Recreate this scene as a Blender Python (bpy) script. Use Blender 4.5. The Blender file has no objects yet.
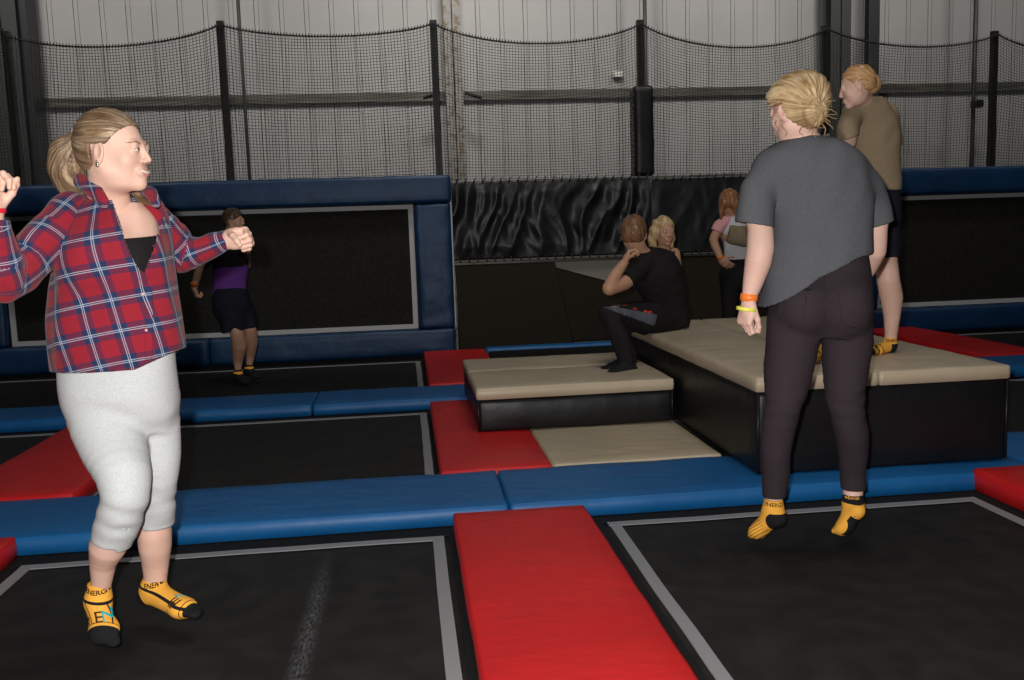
import bpy, bmesh, math, random
import numpy as np
from mathutils import Vector, Matrix, noise as mnoise
from mathutils.bvhtree import BVHTree

random.seed(4)
rng = np.random.default_rng(4)
SC = bpy.context.scene
COL = SC.collection
pi = math.pi

# ------------------------------------------------------------------ camera
CAM_H = 1.25
FPX = 916.82
CM = np.array([[0.99278226, -0.11514189, -0.03355188],
               [-0.04693328, -0.11554965, -0.99219229],
               [0.11036599, 0.98660561, -0.12011963]])   # rows: right, down, forward
cd = bpy.data.cameras.new('camera')
cam = bpy.data.objects.new('camera', cd)
COL.objects.link(cam)
rot = Matrix(((CM[0][0], -CM[1][0], -CM[2][0]),
              (CM[0][1], -CM[1][1], -CM[2][1]),
              (CM[0][2], -CM[1][2], -CM[2][2])))
cam.matrix_world = Matrix.Translation((0, 0, CAM_H)) @ rot.to_4x4()
cd.sensor_width = 36
cd.lens = FPX * 36 / 1024
cd.clip_start = 0.05
SC.camera = cam

# ------------------------------------------------------------------ world, lights, exposure
w = bpy.data.worlds.new('hall_air')
SC.world = w
w.use_nodes = True
w.node_tree.nodes['Background'].inputs[0].default_value = (0.75, 0.82, 1.0, 1)
w.node_tree.nodes['Background'].inputs[1].default_value = 0.02


def lamp(name, typ, loc, energy, color=(1, 1, 1), size=None, target=None, sy=None):
    l = bpy.data.lights.new(name, typ)
    l.energy = energy
    l.color = color
    o = bpy.data.objects.new(name, l)
    COL.objects.link(o)
    o.location = loc
    if typ == 'AREA':
        l.size = size
        if sy:
            l.shape = 'RECTANGLE'
            l.size_y = sy
    elif size:
        l.shadow_soft_size = size
    if target is not None:
        o.rotation_euler = (Vector(target) - Vector(loc)).to_track_quat('-Z', 'Y').to_euler()
    return o


# the camera's flash, a little left of and above the lens
lamp('camera_flash', 'POINT', (-0.075, -0.02, CAM_H + 0.075), 455, (1.0, 0.985, 0.96), 0.022)
# high-bay lamps of the hall, dim against the flash
for hx, he in ((-4.0, 42), (0.6, 64), (4.6, 40), (8.0, 17)):
    o = lamp('high_bay_lamp', 'AREA', (hx, 7.2, 6.6), he, (1.0, 0.96, 0.89), 0.9, (hx * 0.95, 11.0, 3.6))
    o.data.spread = math.radians(95)
lamp('hall_lamp', 'AREA', (1.5, 3.0, 8.0), 130, (1.0, 0.97, 0.93), 2.5, (1.5, 4.0, 0.0))

SC.view_settings.view_transform = 'Standard'
SC.view_settings.look = 'None'
SC.view_settings.gamma = 1
SC.view_settings.exposure = 0.0
SC.view_settings.use_curve_mapping = False


def ray(px, py):
    return CM.T @ np.array([(px - 512) / FPX, (py - 340) / FPX, 1.0])


def at(px, py, Y):
    """world point at depth Y on the line of sight through (px, py)"""
    d = ray(px, py)
    return np.array([0, 0, CAM_H]) + d * (Y / d[1])


def m_per_px(p):
    return float(CM[2] @ (np.asarray(p) - np.array([0, 0, CAM_H]))) / FPX


# ------------------------------------------------------------------ materials
def srgb(r, g, b):
    f = lambda c: (c / 255 / 12.92) if c / 255 <= 0.04045 else ((c / 255 + 0.055) / 1.055) ** 2.4
    return (f(r), f(g), f(b), 1)


class Mat:
    def __init__(s, name, col=(0.5, 0.5, 0.5, 1), rough=0.6, spec=0.4, metal=0.0):
        s.m = bpy.data.materials.new(name)
        s.m.use_nodes = True
        s.nt = s.m.node_tree
        s.b = s.nt.nodes['Principled BSDF']
        s.b.inputs['Base Color'].default_value = col
        s.b.inputs['Roughness'].default_value = rough
        s.b.inputs['Specular IOR Level'].default_value = spec
        s.b.inputs['Metallic'].default_value = metal

    def n(s, t, **kw):
        nd = s.nt.nodes.new(t)
        for k, v in kw.items():
            if k.startswith('_'):
                setattr(nd, k[1:], v)
            else:
                nd.inputs[k.replace('_', ' ')].default_value = v
        return nd

    def l(s, a, b):
        s.nt.links.new(a, b)

    def coords(s, scale=(1, 1, 1), kind='Object'):
        tc = s.n('ShaderNodeTexCoord')
        mp = s.n('ShaderNodeMapping')
        mp.inputs['Scale'].default_value = scale
        s.l(tc.outputs[kind], mp.inputs['Vector'])
        return mp.outputs['Vector']

    def noise_color(s, c1, c2, scale=5, detail=4, lo=0.35, hi=0.65, stretch=(1, 1, 1)):
        nz = s.n('ShaderNodeTexNoise', Scale=scale, Detail=detail)
        s.l(s.coords(stretch), nz.inputs['Vector'])
        cr = s.n('ShaderNodeValToRGB')
        cr.color_ramp.elements[0].color = c1
        cr.color_ramp.elements[0].position = lo
        cr.color_ramp.elements[1].color = c2
        cr.color_ramp.elements[1].position = hi
        s.l(nz.outputs['Fac'], cr.inputs['Fac'])
        s.l(cr.outputs['Color'], s.b.inputs['Base Color'])
        return cr

    def bump(s, scale=30, strength=0.3, dist=0.01, detail=3, stretch=(1, 1, 1), tex='noise'):
        if tex == 'noise':
            nz = s.n('ShaderNodeTexNoise', Scale=scale, Detail=detail)
        else:
            nz = s.n('ShaderNodeTexVoronoi', Scale=scale)
        s.l(s.coords(stretch), nz.inputs['Vector'])
        bp = s.n('ShaderNodeBump', Strength=strength, Distance=dist)
        s.l(nz.outputs[0], bp.inputs['Height'])
        if s.b.inputs['Normal'].is_linked:
            s.l(s.b.inputs['Normal'].links[0].from_socket, bp.inputs['Normal'])
        s.l(bp.outputs['Normal'], s.b.inputs['Normal'])
        return s


def vinyl(name, c1, c2, rough=0.42, crease=0.5, spec=0.45):
    m = Mat(name, c1, rough, spec)
    m.noise_color(c1, c2, 2.5, 5)
    m.bump(4.0, crease, 0.03, 3, (1, 2.2, 1))
    m.bump(900, 0.08, 0.001, 1)
    return m.m


M_RED = vinyl('red_vinyl', (0.50, 0.008, 0.010, 1), (0.57, 0.011, 0.012, 1), 0.5, 0.25)
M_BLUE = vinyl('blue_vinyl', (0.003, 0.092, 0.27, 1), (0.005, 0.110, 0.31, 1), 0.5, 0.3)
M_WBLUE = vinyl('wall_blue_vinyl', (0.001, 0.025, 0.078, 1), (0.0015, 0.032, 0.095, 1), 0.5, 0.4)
M_BEIGE = vinyl('beige_vinyl', (0.46, 0.375, 0.26, 1), (0.52, 0.425, 0.30, 1), 0.45, 0.3)
M_BLACKV = vinyl('black_vinyl', (0.006, 0.006, 0.007, 1), (0.009, 0.009, 0.010, 1), 0.42, 0.3, 0.35)
M_CURT = vinyl('black_curtain_vinyl', (0.005, 0.005, 0.006, 1), (0.009, 0.009, 0.010, 1), 0.43, 0.5, 0.5)

m = Mat('woven_jump_mat', (0.016, 0.015, 0.014, 1), 0.72, 0.25)
m.noise_color((0.009, 0.0085, 0.008, 1), (0.019, 0.0175, 0.016, 1), 9, 8, 0.35, 0.7)
m.bump(420, 0.25, 0.002, 2)
M_MAT = m.m
m = Mat('woven_jump_mat_with_pale_strip', (0.016, 0.015, 0.014, 1), 0.72, 0.25)
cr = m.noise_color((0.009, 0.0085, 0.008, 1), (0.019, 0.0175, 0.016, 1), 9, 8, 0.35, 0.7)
# a pale strip coloured into the mat along the bed
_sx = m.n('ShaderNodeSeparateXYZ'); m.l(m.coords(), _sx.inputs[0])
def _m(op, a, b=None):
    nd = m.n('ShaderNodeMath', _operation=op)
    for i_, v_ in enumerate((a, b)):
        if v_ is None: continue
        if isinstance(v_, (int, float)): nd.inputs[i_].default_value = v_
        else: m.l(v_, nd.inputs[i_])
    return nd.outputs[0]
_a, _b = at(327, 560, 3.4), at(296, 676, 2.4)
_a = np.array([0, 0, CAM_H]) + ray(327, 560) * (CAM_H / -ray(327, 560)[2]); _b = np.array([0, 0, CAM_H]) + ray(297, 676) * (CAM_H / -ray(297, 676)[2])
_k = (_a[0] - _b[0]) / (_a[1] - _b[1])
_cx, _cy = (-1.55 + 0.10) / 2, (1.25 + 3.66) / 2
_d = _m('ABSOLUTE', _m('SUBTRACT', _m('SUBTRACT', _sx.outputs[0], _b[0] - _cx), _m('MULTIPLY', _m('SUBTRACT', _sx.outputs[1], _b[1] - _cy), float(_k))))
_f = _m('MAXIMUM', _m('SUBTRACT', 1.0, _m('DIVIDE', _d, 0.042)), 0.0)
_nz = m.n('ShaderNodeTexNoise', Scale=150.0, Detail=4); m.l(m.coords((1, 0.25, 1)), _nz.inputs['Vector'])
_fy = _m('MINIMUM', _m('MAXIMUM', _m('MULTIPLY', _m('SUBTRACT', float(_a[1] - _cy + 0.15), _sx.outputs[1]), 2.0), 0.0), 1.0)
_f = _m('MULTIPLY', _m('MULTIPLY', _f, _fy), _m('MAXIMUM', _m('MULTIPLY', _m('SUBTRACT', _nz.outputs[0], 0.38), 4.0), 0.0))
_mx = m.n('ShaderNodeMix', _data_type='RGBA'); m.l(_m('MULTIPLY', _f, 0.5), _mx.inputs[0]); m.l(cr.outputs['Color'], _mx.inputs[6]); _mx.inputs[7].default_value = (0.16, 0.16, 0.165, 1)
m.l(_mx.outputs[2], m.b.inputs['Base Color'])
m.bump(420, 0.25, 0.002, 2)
M_MAT_STRIP = m.m
m = Mat('wall_jump_mat', (0.012, 0.011, 0.010, 1), 0.8, 0.2)
m.noise_color((0.010, 0.0095, 0.008, 1), (0.017, 0.016, 0.013, 1), 30, 6)
m.bump(420, 0.25, 0.002, 2)
M_WMAT = m.m
M_SCREEN = Mat('dark_mesh_screen', (0.020, 0.015, 0.010, 1), 0.85, 0.15).bump(300, 0.3, 0.002).m
M_TAPE = Mat('grey_webbing', (0.24, 0.24, 0.245, 1), 0.6, 0.3).bump(250, 0.2, 0.001).m
M_TAPEW = Mat('pale_webbing', (0.42, 0.42, 0.42, 1), 0.5, 0.4).bump(250, 0.2, 0.001).m
M_FRAME = Mat('black_frame_cloth', (0.008, 0.008, 0.008, 1), 0.8, 0.2).bump(60, 0.4, 0.004).m
M_POST = Mat('black_painted_steel', (0.006, 0.006, 0.006, 1), 0.45, 0.4).m
M_NET = Mat('black_net_cord', (0.02, 0.02, 0.019, 1), 0.7, 0.3).m
M_GALV = Mat('galvanised_steel', (0.10, 0.098, 0.085, 1), 0.45, 0.5, 0.3)
M_GALV.noise_color((0.06, 0.058, 0.048, 1), (0.14, 0.135, 0.115, 1), 3, 5, 0.35, 0.65, (0.6, 2, 8))
M_GALV = M_GALV.m
m = Mat('cladding_paint', (0.34, 0.335, 0.33, 1), 0.6, 0.3)
m.noise_color((0.33, 0.325, 0.32, 1), (0.36, 0.355, 0.35, 1), 1.2, 4)
M_CLAD = m.m
M_GROOVE = Mat('cladding_groove', (0.19, 0.185, 0.18, 1), 0.7, 0.2).m
m = Mat('flaking_column_paint', (0.25, 0.24, 0.21, 1), 0.7, 0.3)
m.noise_color((0.17, 0.13, 0.08, 1), (0.27, 0.26, 0.245, 1), 14, 6, 0.38, 0.5)
M_COLUMN = m.m
M_DCOLUMN = Mat('dark_column_paint', (0.05, 0.052, 0.052, 1), 0.6, 0.3).m
M_PIPE = Mat('dark_grey_pipe', (0.03, 0.031, 0.034, 1), 0.45, 0.4).m
M_FLOOR = Mat('dark_concrete', (0.05, 0.05, 0.05, 1), 0.8, 0.3).bump(8, 0.2, 0.01).m
M_PLY = Mat('pale_backing_board', (0.36, 0.33, 0.28, 1), 0.7, 0.3).bump(6, 0.2, 0.01).m
M_WHITEP = Mat('white_plastic', (0.6, 0.6, 0.58, 1), 0.5, 0.4).m


# ------------------------------------------------------------------ object helpers
def tag(o, label=None, cat=None, group=None, kind=None):
    if label: o['label'] = label
    if cat: o['category'] = cat
    if group: o['group'] = group
    if kind: o['kind'] = kind
    return o


def empty(name, loc, label, cat, group=None):
    o = bpy.data.objects.new(name, None)
    COL.objects.link(o)
    o.location = loc
    o.empty_display_size = 0.1
    return tag(o, label, cat, group)


def link_mesh(name, me, mats, parent=None, smooth=True, origin=None):
    if not isinstance(mats, (list, tuple)):
        mats = [mats]
    for m_ in mats:
        me.materials.append(m_)
    if origin is not None:
        me.transform(Matrix.Translation(-Vector(origin)))
    if smooth:
        me.polygons.foreach_set('use_smooth', [True] * len(me.polygons))
    o = bpy.data.objects.new(name, me)
    COL.objects.link(o)
    if parent is not None:
        o.parent = parent
        if origin is None:
            me.transform(Matrix.Translation(-parent.location))
    elif origin is not None:
        o.location = origin
    return o


class MB:
    """collects shapes (world coordinates) in a bmesh"""
    def __init__(s): s.bm = bmesh.new()

    def box(s, x0, x1, y0, y1, z0, z1, bev=0.0, seg=2, mi=0):
        r = bmesh.ops.create_cube(s.bm, size=1)
        vs = r['verts']
        bmesh.ops.scale(s.bm, vec=(x1 - x0, y1 - y0, z1 - z0), verts=vs)
        bmesh.ops.translate(s.bm, vec=((x0 + x1) / 2, (y0 + y1) / 2, (z0 + z1) / 2), verts=vs)
        fs = list({f for v in vs for f in v.link_faces})
        for f in fs: f.material_index = mi
        if bev:
            es = list({e for v in vs for e in v.link_edges})
            bmesh.ops.bevel(s.bm, geom=es, offset=bev, segments=seg, affect='EDGES', profile=0.5)
        return s

    def tube(s, pts, r, n=8, mi=0, cap=True):
        pts = [Vector(p) for p in pts]
        rs = r if isinstance(r, (list, tuple)) else [r] * len(pts)
        rings = []
        up = Vector((0, 0, 1))
        for i, p in enumerate(pts):
            d = (pts[min(i + 1, len(pts) - 1)] - pts[max(i - 1, 0)])
            d = d.normalized() if d.length > 1e-9 else Vector((0, 0, 1))
            a = up if abs(d.dot(up)) < 0.95 else Vector((1, 0, 0))
            u = d.cross(a).normalized()
            v = d.cross(u).normalized()
            rings.append([s.bm.verts.new(p + (u * math.cos(2 * pi * k / n) + v * math.sin(2 * pi * k / n)) * rs[i]) for k in range(n)])
        for a, b in zip(rings, rings[1:]):
            for k in range(n):
                f = s.bm.faces.new((a[k], a[(k + 1) % n], b[(k + 1) % n], b[k]))
                f.material_index = mi
        if cap:
            for rr, rev in ((rings[0], True), (rings[-1], False)):
                f = s.bm.faces.new(rr if not rev else rr[::-1])
                f.material_index = mi
        return s

    def build(s, name, mats, parent=None, smooth=False, origin=None):
        me = bpy.data.meshes.new(name)
        bmesh.ops.recalc_face_normals(s.bm, faces=s.bm.faces)
        s.bm.to_mesh(me)
        s.bm.free()
        return link_mesh(name, me, mats, parent, smooth, origin)


def soft_box(x0, x1, y0, y1, z0, z1, r=0.013, step=0.05, puff=0.006, wob=0.004, wf=3.0, axis=2, seed=0.0, taper=None):
    """an upholstered pad: rounded box on a fine grid, gently puffed and wrinkled"""
    lo = np.array([x0, y0, z0]); hi = np.array([x1, y1, z1])
    size = hi - lo
    ns = [max(2, int(math.ceil(size[a] / step))) for a in range(3)]
    bm = bmesh.new()
    vd = {}

    def gv(i, j, k):
        key = (i, j, k)
        if key not in vd:
            vd[key] = bm.verts.new(lo + size * np.array([i / ns[0], j / ns[1], k / ns[2]]))
        return vd[key]
    for a in range(3):
        b, c = (a + 1) % 3, (a + 2) % 3
        for side in (0, ns[a]):
            for i in range(ns[b]):
                for j in range(ns[c]):
                    q = []
                    for di, dj in ((0, 0), (1, 0), (1, 1), (0, 1)):
                        t = [0, 0, 0]
                        t[a] = side; t[b] = i + di; t[c] = j + dj
                        q.append(gv(*t))
                    bm.faces.new(q if side else q[::-1])
    # one extra tight ring near edges so the rounding is crisp
    for v in bm.verts:
        p = np.array(v.co)
        for a in range(3):
            t = (p[a] - lo[a]) / size[a]
            n = ns[a]
            e = 0.35 * r / size[a]
            if abs(t - 1 / n) < 1e-6 and n > 3: p[a] = lo[a] + size[a] * max(e * 2, min(1 / n, 1.2 * r / size[a]))
            if abs(t - (n - 1) / n) < 1e-6 and n > 3: p[a] = hi[a] - size[a] * max(e * 2, min(1 / n, 1.2 * r / size[a]))
        q = np.clip(p, lo + r, hi - r)
        d = p - q
        L = np.linalg.norm(d)
        if L > 1e-9:
            p = q + d / L * r
        nv = d / L if L > 1e-9 else np.zeros(3)
        fall = 1.0
        for a in range(3):
            if a != axis:
                t = (p[a] - lo[a]) / size[a]
                fall *= max(0.0, min(1.0, 4 * t * (1 - t))) ** 0.5
        nz = mnoise.fractal(Vector((p[0] * wf + seed, p[1] * wf * 1.3, p[2] * wf + seed)), 1.0, 2.0, 3)
        p = p + nv * (puff * fall * abs(nv[axis]) + wob * nz)
        if axis == 2: p[2] = max(p[2], z0)
        v.co = p
    me = bpy.data.meshes.new('pad')
    bmesh.ops.recalc_face_normals(bm, faces=bm.faces)
    bm.to_mesh(me)
    bm.free()
    return me


def pad(name, label, cat, group, mat, x0, x1, y0, y1, z0, z1, parent=None, **kw):
    me = soft_box(x0, x1, y0, y1, z0, z1, **kw)
    org = ((x0 + x1) / 2, (y0 + y1) / 2, z0)
    if parent is None:
        o = link_mesh(name, me, mat, None, True, org)
        return tag(o, label, cat, group)
    return link_mesh(name, me, mat, parent, True)


# ------------------------------------------------------------------ setting
o = MB().box(-9, 13, -3, 14, -0.95, -0.85).build('floor', M_FLOOR)
tag(o, kind='structure')
# corrugated cladding wall: extruded profile
prof = []
x = -8.0
yb = 11.0
while x < 12.5:
    prof += [(x, yb), (x + 0.004, yb + 0.008), (x + 0.008, yb), (x + 0.050, yb), (x + 0.053, yb + 0.004), (x + 0.056, yb)]
    x += 0.279
bm = bmesh.new()
ringv = [[bm.verts.new((px, py, z)) for (px, py) in prof] for z in (-0.85, 5.6)]
bk = [[bm.verts.new((px, yb + 0.08, z)) for px in (prof[0][0], prof[-1][0])] for z in (-0.85, 5.6)]
for i in range(len(prof) - 1):
    f = bm.faces.new((ringv[0][i], ringv[0][i + 1], ringv[1][i + 1], ringv[1][i]))
    f.material_index = 1 if (prof[i][1] != prof[i + 1][1]) else 0
bm.faces.new((bk[0][0], bk[1][0], bk[1][1], bk[0][1]))
me = bpy.data.meshes.new('wall')
bm.to_mesh(me); bm.free()
tag(link_mesh('wall_back', me, [M_CLAD, M_GROOVE], smooth=False), kind='structure')


def vx(px, py, Y): return at(px, py, Y)[0]


tn = 0


def trim(mb, mat, smooth=False):
    global tn
    tn += 1
    return tag(mb.build('trim_%d' % tn, mat, smooth=smooth), kind='structure')


# horizontal purlin rail
zr = at(500, 98, 10.9)[2]
mb = MB()
mb.box(vx(36, 100, 10.9), 9.8, 10.955, 10.995, zr - 0.005, zr + 0.095, 0.006)
mb.box(vx(36, 100, 10.9), 9.8, 10.945, 10.96, zr - 0.012, zr + 0.004)
trim(mb, M_GALV)
# columns
def hcol(px0, px1, Y, mat, depth=0.22):
    x0, x1 = vx(px0, 40, Y), vx(px1, 40, Y)
    mb = MB().box(x0, x1, Y, Y + 0.015, -0.85, 5.6)
    mb.box(x0, x1, Y + depth - 0.015, Y + depth, -0.85, 5.6)
    mb.box((x0 + x1) / 2 - 0.006, (x0 + x1) / 2 + 0.006, Y, Y + depth, -0.85, 5.6)
    return trim(mb, mat)


hcol(444, 461, 10.5, M_COLUMN)
hcol(831, 851, 10.5, M_DCOLUMN)
hcol(-14, 18, 10.5, M_DCOLUMN, 0.3)
trim(MB().box(vx(18, 40, 10.7), vx(32, 40, 10.7), 10.6, 10.9, -0.85, 5.6), M_PIPE)
for px_, r_ in ((241.5, 0.020), (646, 0.022), (975.5, 0.026)):
    X = vx(px_, 60, 10.6)
    trim(MB().tube([(X, 10.62, -0.85), (X, 10.62, 5.6)], r_, 10), M_PIPE, True)
X = vx(872, 60, 10.45)
trim(MB().box(X - 0.066, X + 0.066, 10.4, 10.52, -0.85, 5.6, 0.01), M_PIPE)
# knee brackets where the rail meets the columns
for px_, s_ in ((440, -1), (465, 1)):
    a = at(px_, 93, 10.6); b = at(px_ + s_ * 17, 98, 10.6)
    trim(MB().tube([a, b], 0.022, 6), M_POST)

# ------------------------------------------------------------------ net posts and nets
YP = 9.6
posts = []
plabel = ['black steel net post at the far left of the wall', 'black steel net post above the pad behind the plaid shirt woman',
          'black steel net post beside the pale flaking column', 'black steel net post rising from the padded sleeve',
          'black steel net post behind the grey shirt woman', 'black steel net post furthest right along the wall']
for i, (px_, py_) in enumerate(((6, 31), (220, 21), (433, 20), (639.5, 20), (824.5, 25), (994.5, 31))):
    p = at(px_, py_, YP)
    mb = MB().box(p[0] - 0.036, p[0] + 0.036, YP - 0.03, YP + 0.03, -0.84, p[2], 0.008)
    o = mb.build('net_post', M_POST, origin=(p[0], YP, -0.84))
    tag(o, plabel[i], 'post', 'posts that carry the net')
    posts.append((p[0], p[2]))
X = posts[3][0]
zsl = 2.68
ps = empty('post_pad', (X, YP, 1.75), 'black padded sleeve laced round the net post at mid wall', 'padding')
link_mesh('sleeve', soft_box(X - 0.10, X + 0.11, YP - 0.12, YP + 0.12, 1.75, zsl, r=0.035, step=0.04, puff=0.01, wob=0.004, axis=1), M_BLACKV, ps)
for k in range(14):
    mb = MB()
    mb.tube([(X - 0.105, YP - 0.09, 1.83 + k * 0.056), (X - 0.112, YP - 0.13, 1.85 + k * 0.056)], 0.006, 5)
    mb.build('lacing_loop', M_POST, ps)


def net_panel(xa, za, xb, zb, sag, label):
    Yn = YP - 0.06
    nx = max(6, int(round((xb - xa) / 0.031)))
    dz = 0.031
    z0 = 1.60
    V = []; F = []

    def strand(pts, r):
        b = len(V)
        for p in pts:
            for k in range(3):
                a = 2 * pi * k / 3 + 0.5
                V.append((p[0] + r * math.cos(a) * p[3], p[1] + r * math.sin(a), p[2] + r * math.cos(a) * (1 - p[3])))
        for i in range(len(pts) - 1):
            for k in range(3):
                F.append((b + 3 * i + k, b + 3 * i + (k + 1) % 3, b + 3 * i + 3 + (k + 1) % 3, b + 3 * i + 3 + k))

    def top(t):
        return za + (zb - za) * t - sag * (1 - (2 * t - 1) ** 2) ** 0.8

    nzr = int((max(za, zb) - z0) / dz)
    for i in range(nx + 1):
        t = i / nx
        x_ = xa + (xb - xa) * t
        zt = top(t)
        pts = []
        for k in range(7):
            z_ = z0 + (zt - z0) * k / 6
            pull = 0.03 * math.sin(6.28 * t) * (k / 6) ** 2
            pts.append((x_ + pull, Yn + 0.02 * math.sin(9 * t + k), z_, 1.0))
        strand(pts, 0.0027)
    for j in range(nzr + 1):
        f = j / nzr
        pts = []
        for i in range(13):
            t = i / 12
            z_ = z0 + (top(t) - z0) * f
            pts.append((xa + (xb - xa) * t, Yn + 0.02 * math.sin(9 * t + 6 * f), z_, 0.0))
        strand(pts, 0.0027)
    me = bpy.data.meshes.new('net')
    me.from_pydata(V, [], F)
    root = empty('safety_net', (xa, Yn, z0), label, 'net', 'safety nets slung between the posts')
    me.transform(Matrix.Translation((0, 0, 0)))
    link_mesh('netting', me, M_NET, root)
    mb = MB()
    mb.tube([(xa + (xb - xa) * i / 24, Yn, top(i / 24) + 0.004) for i in range(25)], 0.008, 6)
    for i in range(70):
        t = (i + 0.5) / 70
        mb.tube([(xa + (xb - xa) * t, Yn - 0.012, top(t) - 0.012), (xa + (xb - xa) * t + 0.006, Yn - 0.012, top(t) + 0.026)], 0.0045, 4)
    mb.build('head_rope', M_NET, root, True)


nl = ['black safety net panel left of the plaid shirt woman, at the frame edge',
      'black safety net panel directly behind the head of the plaid shirt woman',
      'black safety net panel over the blue-framed wall trampoline, ending at the pale column',
      'black safety net panel between the pale column and the padded post sleeve',
      'black safety net panel between the padded post sleeve and the blonde bun',
      'black safety net panel behind the khaki shirt jumper',
      'black safety net panel at the right frame edge']
XL = posts[0][0] - 2.1
net_panel(XL, posts[0][1], posts[0][0], posts[0][1], 0.18, nl[0])
for i in range(5):
    net_panel(posts[i][0], posts[i][1] - 0.05, posts[i + 1][0], posts[i + 1][1] - 0.05, (0.16, 0.12, 0.20, 0.22, 0.16)[i], nl[i + 1])
net_panel(posts[5][0], posts[5][1] - 0.05, posts[5][0] + 2.0, posts[5][1] - 0.05, 0.2, nl[6])


# ------------------------------------------------------------------ floor trampolines
def trampoline(label, x0, x1, y0, y1, bright=True):
    cx, cy = (x0 + x1) / 2, (y0 + y1) / 2
    r = empty('trampoline', (cx, cy, -0.2), label, 'trampoline', 'trampoline beds set in the floor')
    g = 0.15
    mb = MB()
    mb.box(x0 - g, x1 + g, y0 - g, y0 - 0.02, -0.16, 0.004, 0.004)
    mb.box(x0 - g, x1 + g, y1 + 0.02, y1 + g, -0.16, 0.004, 0.004)
    mb.box(x0 - g, x0 - 0.02, y0 - 0.02, y1 + 0.02, -0.16, 0.004, 0.004)
    mb.box(x1 + 0.02, x1 + g, y0 - 0.02, y1 + 0.02, -0.16, 0.004, 0.004)
    mb.build('frame', M_FRAME, r)
    # jumping mat
    bm = bmesh.new()
    bmesh.ops.create_grid(bm, x_segments=24, y_segments=24, size=0.5)
    for v in bm.verts:
        v.co = ((v.co.x) * (x1 - x0 + 0.06) + cx, v.co.y * (y1 - y0 + 0.06) + cy,
                0.0 + 0.003 * mnoise.noise(Vector((v.co.x * 6, v.co.y * 6, cx))))
    ext = bmesh.ops.extrude_face_region(bm, geom=bm.faces[:])
    bmesh.ops.translate(bm, vec=(0, 0, -0.008), verts=[e for e in ext['geom'] if isinstance(e, bmesh.types.BMVert)])
    bmesh.ops.recalc_face_normals(bm, faces=bm.faces)
    me = bpy.data.meshes.new('mat'); bm.to_mesh(me); bm.free()
    link_mesh('jumping_mat', me, M_MAT_STRIP if abs(x0 + 1.55) < 1e-6 else M_MAT, r)
    # webbing strip near the border, a little wavy
    bm = bmesh.new()
    tw = 0.045
    def strip(ax, ay, bx, by, nx_, ny_, sd):
        n = 30
        prev = None
        for i in range(n + 1):
            t = i / n
            wv = 0.006 * mnoise.noise(Vector((t * 5 + sd, sd, 0)))
            px_, py_ = ax + (bx - ax) * t + nx_ * wv, ay + (by - ay) * t + ny_ * wv
            q = [bm.verts.new((px_, py_, 0.0085)), bm.verts.new((px_ + nx_ * tw, py_ + ny_ * tw, 0.0085)),
                 bm.verts.new((px_ + nx_ * tw, py_ + ny_ * tw, 0.004)), bm.verts.new((px_, py_, 0.004))]
            if prev:
                for k in range(4):
                    bm.faces.new((prev[k], prev[(k + 1) % 4], q[(k + 1) % 4], q[k]))
            prev = q
    sd = cx * 3 + cy
    strip(x0, y1, x1, y1, 0, -1, sd)
    strip(x0, y0, x1, y0, 0, 1, sd + 1)
    strip(x0, y0 + tw, x0, y1 - tw, 1, 0, sd + 2)
    strip(x1, y0 + tw, x1, y1 - tw, -1, 0, sd + 3)
    bmesh.ops.recalc_face_normals(bm, faces=bm.faces)
    me = bpy.data.meshes.new('tape'); bm.to_mesh(me); bm.free()
    link_mesh('border_webbing', me, M_TAPE, r, smooth=False)
    # springs hidden under the edge cloth read as a narrow dark ridge
    return r


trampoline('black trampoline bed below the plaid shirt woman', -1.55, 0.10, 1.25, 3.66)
trampoline('black trampoline bed below the grey shirt woman', 0.79, 2.44, 1.25, 3.68)
trampoline('black trampoline bed right of the front right red mat', 3.16, 4.80, 1.25, 3.68)
trampoline('black trampoline bed behind the legs in grey leggings, left of the red and beige mats', -1.63, 0.09, 4.45, 6.28)
trampoline('black trampoline bed at the left frame edge in the middle row', -3.9, -2.22, 4.45, 6.28)
trampoline('black trampoline bed right of the tall platform in the middle row', 3.16, 4.80, 4.62, 6.30)
trampoline('black trampoline bed under the man in the purple top', -4.0, 0.09, 7.02, 8.86)
trampoline('black trampoline bed beyond the far right red mat, at the right frame edge', 5.40, 7.6, 7.02, 8.86)

# mats: blue cross pads, red and beige pads
B = 'blue cross mats between the trampoline rows'
R = 'red mats between the trampolines'
zt = 0.085
pad('crash_mat', 'long blue mat crossing behind the plaid shirt woman, front row', 'mat', B, M_BLUE, -4.2, 0.385, 3.77, 4.36, 0.006, zt)
pad('crash_mat', 'blue mat in front of the tall platform, behind the red mat', 'mat', B, M_BLUE, 0.39, 2.84, 3.77, 4.36, 0.006, zt, seed=3.1)
pad('crash_mat', 'blue mat right of the tall platform at the right frame edge', 'mat', B, M_BLUE, 2.845, 5.2, 3.80, 4.47, 0.006, zt, seed=5.7)
pad('crash_mat', 'long blue mat crossing the floor behind the grey leggings, second row', 'mat', B, M_BLUE, -4.2, -0.70, 6.38, 6.93, 0.006, zt, seed=9)
pad('crash_mat', 'blue mat running left from behind the low beige platform', 'mat', B, M_BLUE, -0.695, 1.2, 6.38, 6.93, 0.006, zt, seed=11)
pad('crash_mat', 'blue mat behind the right corner of the tall platform', 'mat', B, M_BLUE, 3.1, 4.63 + 0.7, 6.38, 6.95, 0.006, zt, seed=13)
pad('crash_mat', 'large red mat in the foreground between two trampolines', 'mat', R, M_RED, 0.14, 0.695, 1.2, 3.70, 0.006, 0.092, puff=0.008, seed=2)
pad('crash_mat', 'red mat at the right frame edge in the front row', 'mat', R, M_RED, 2.50, 3.08, 1.2, 3.79, 0.006, 0.105, puff=0.012, seed=4)
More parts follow.
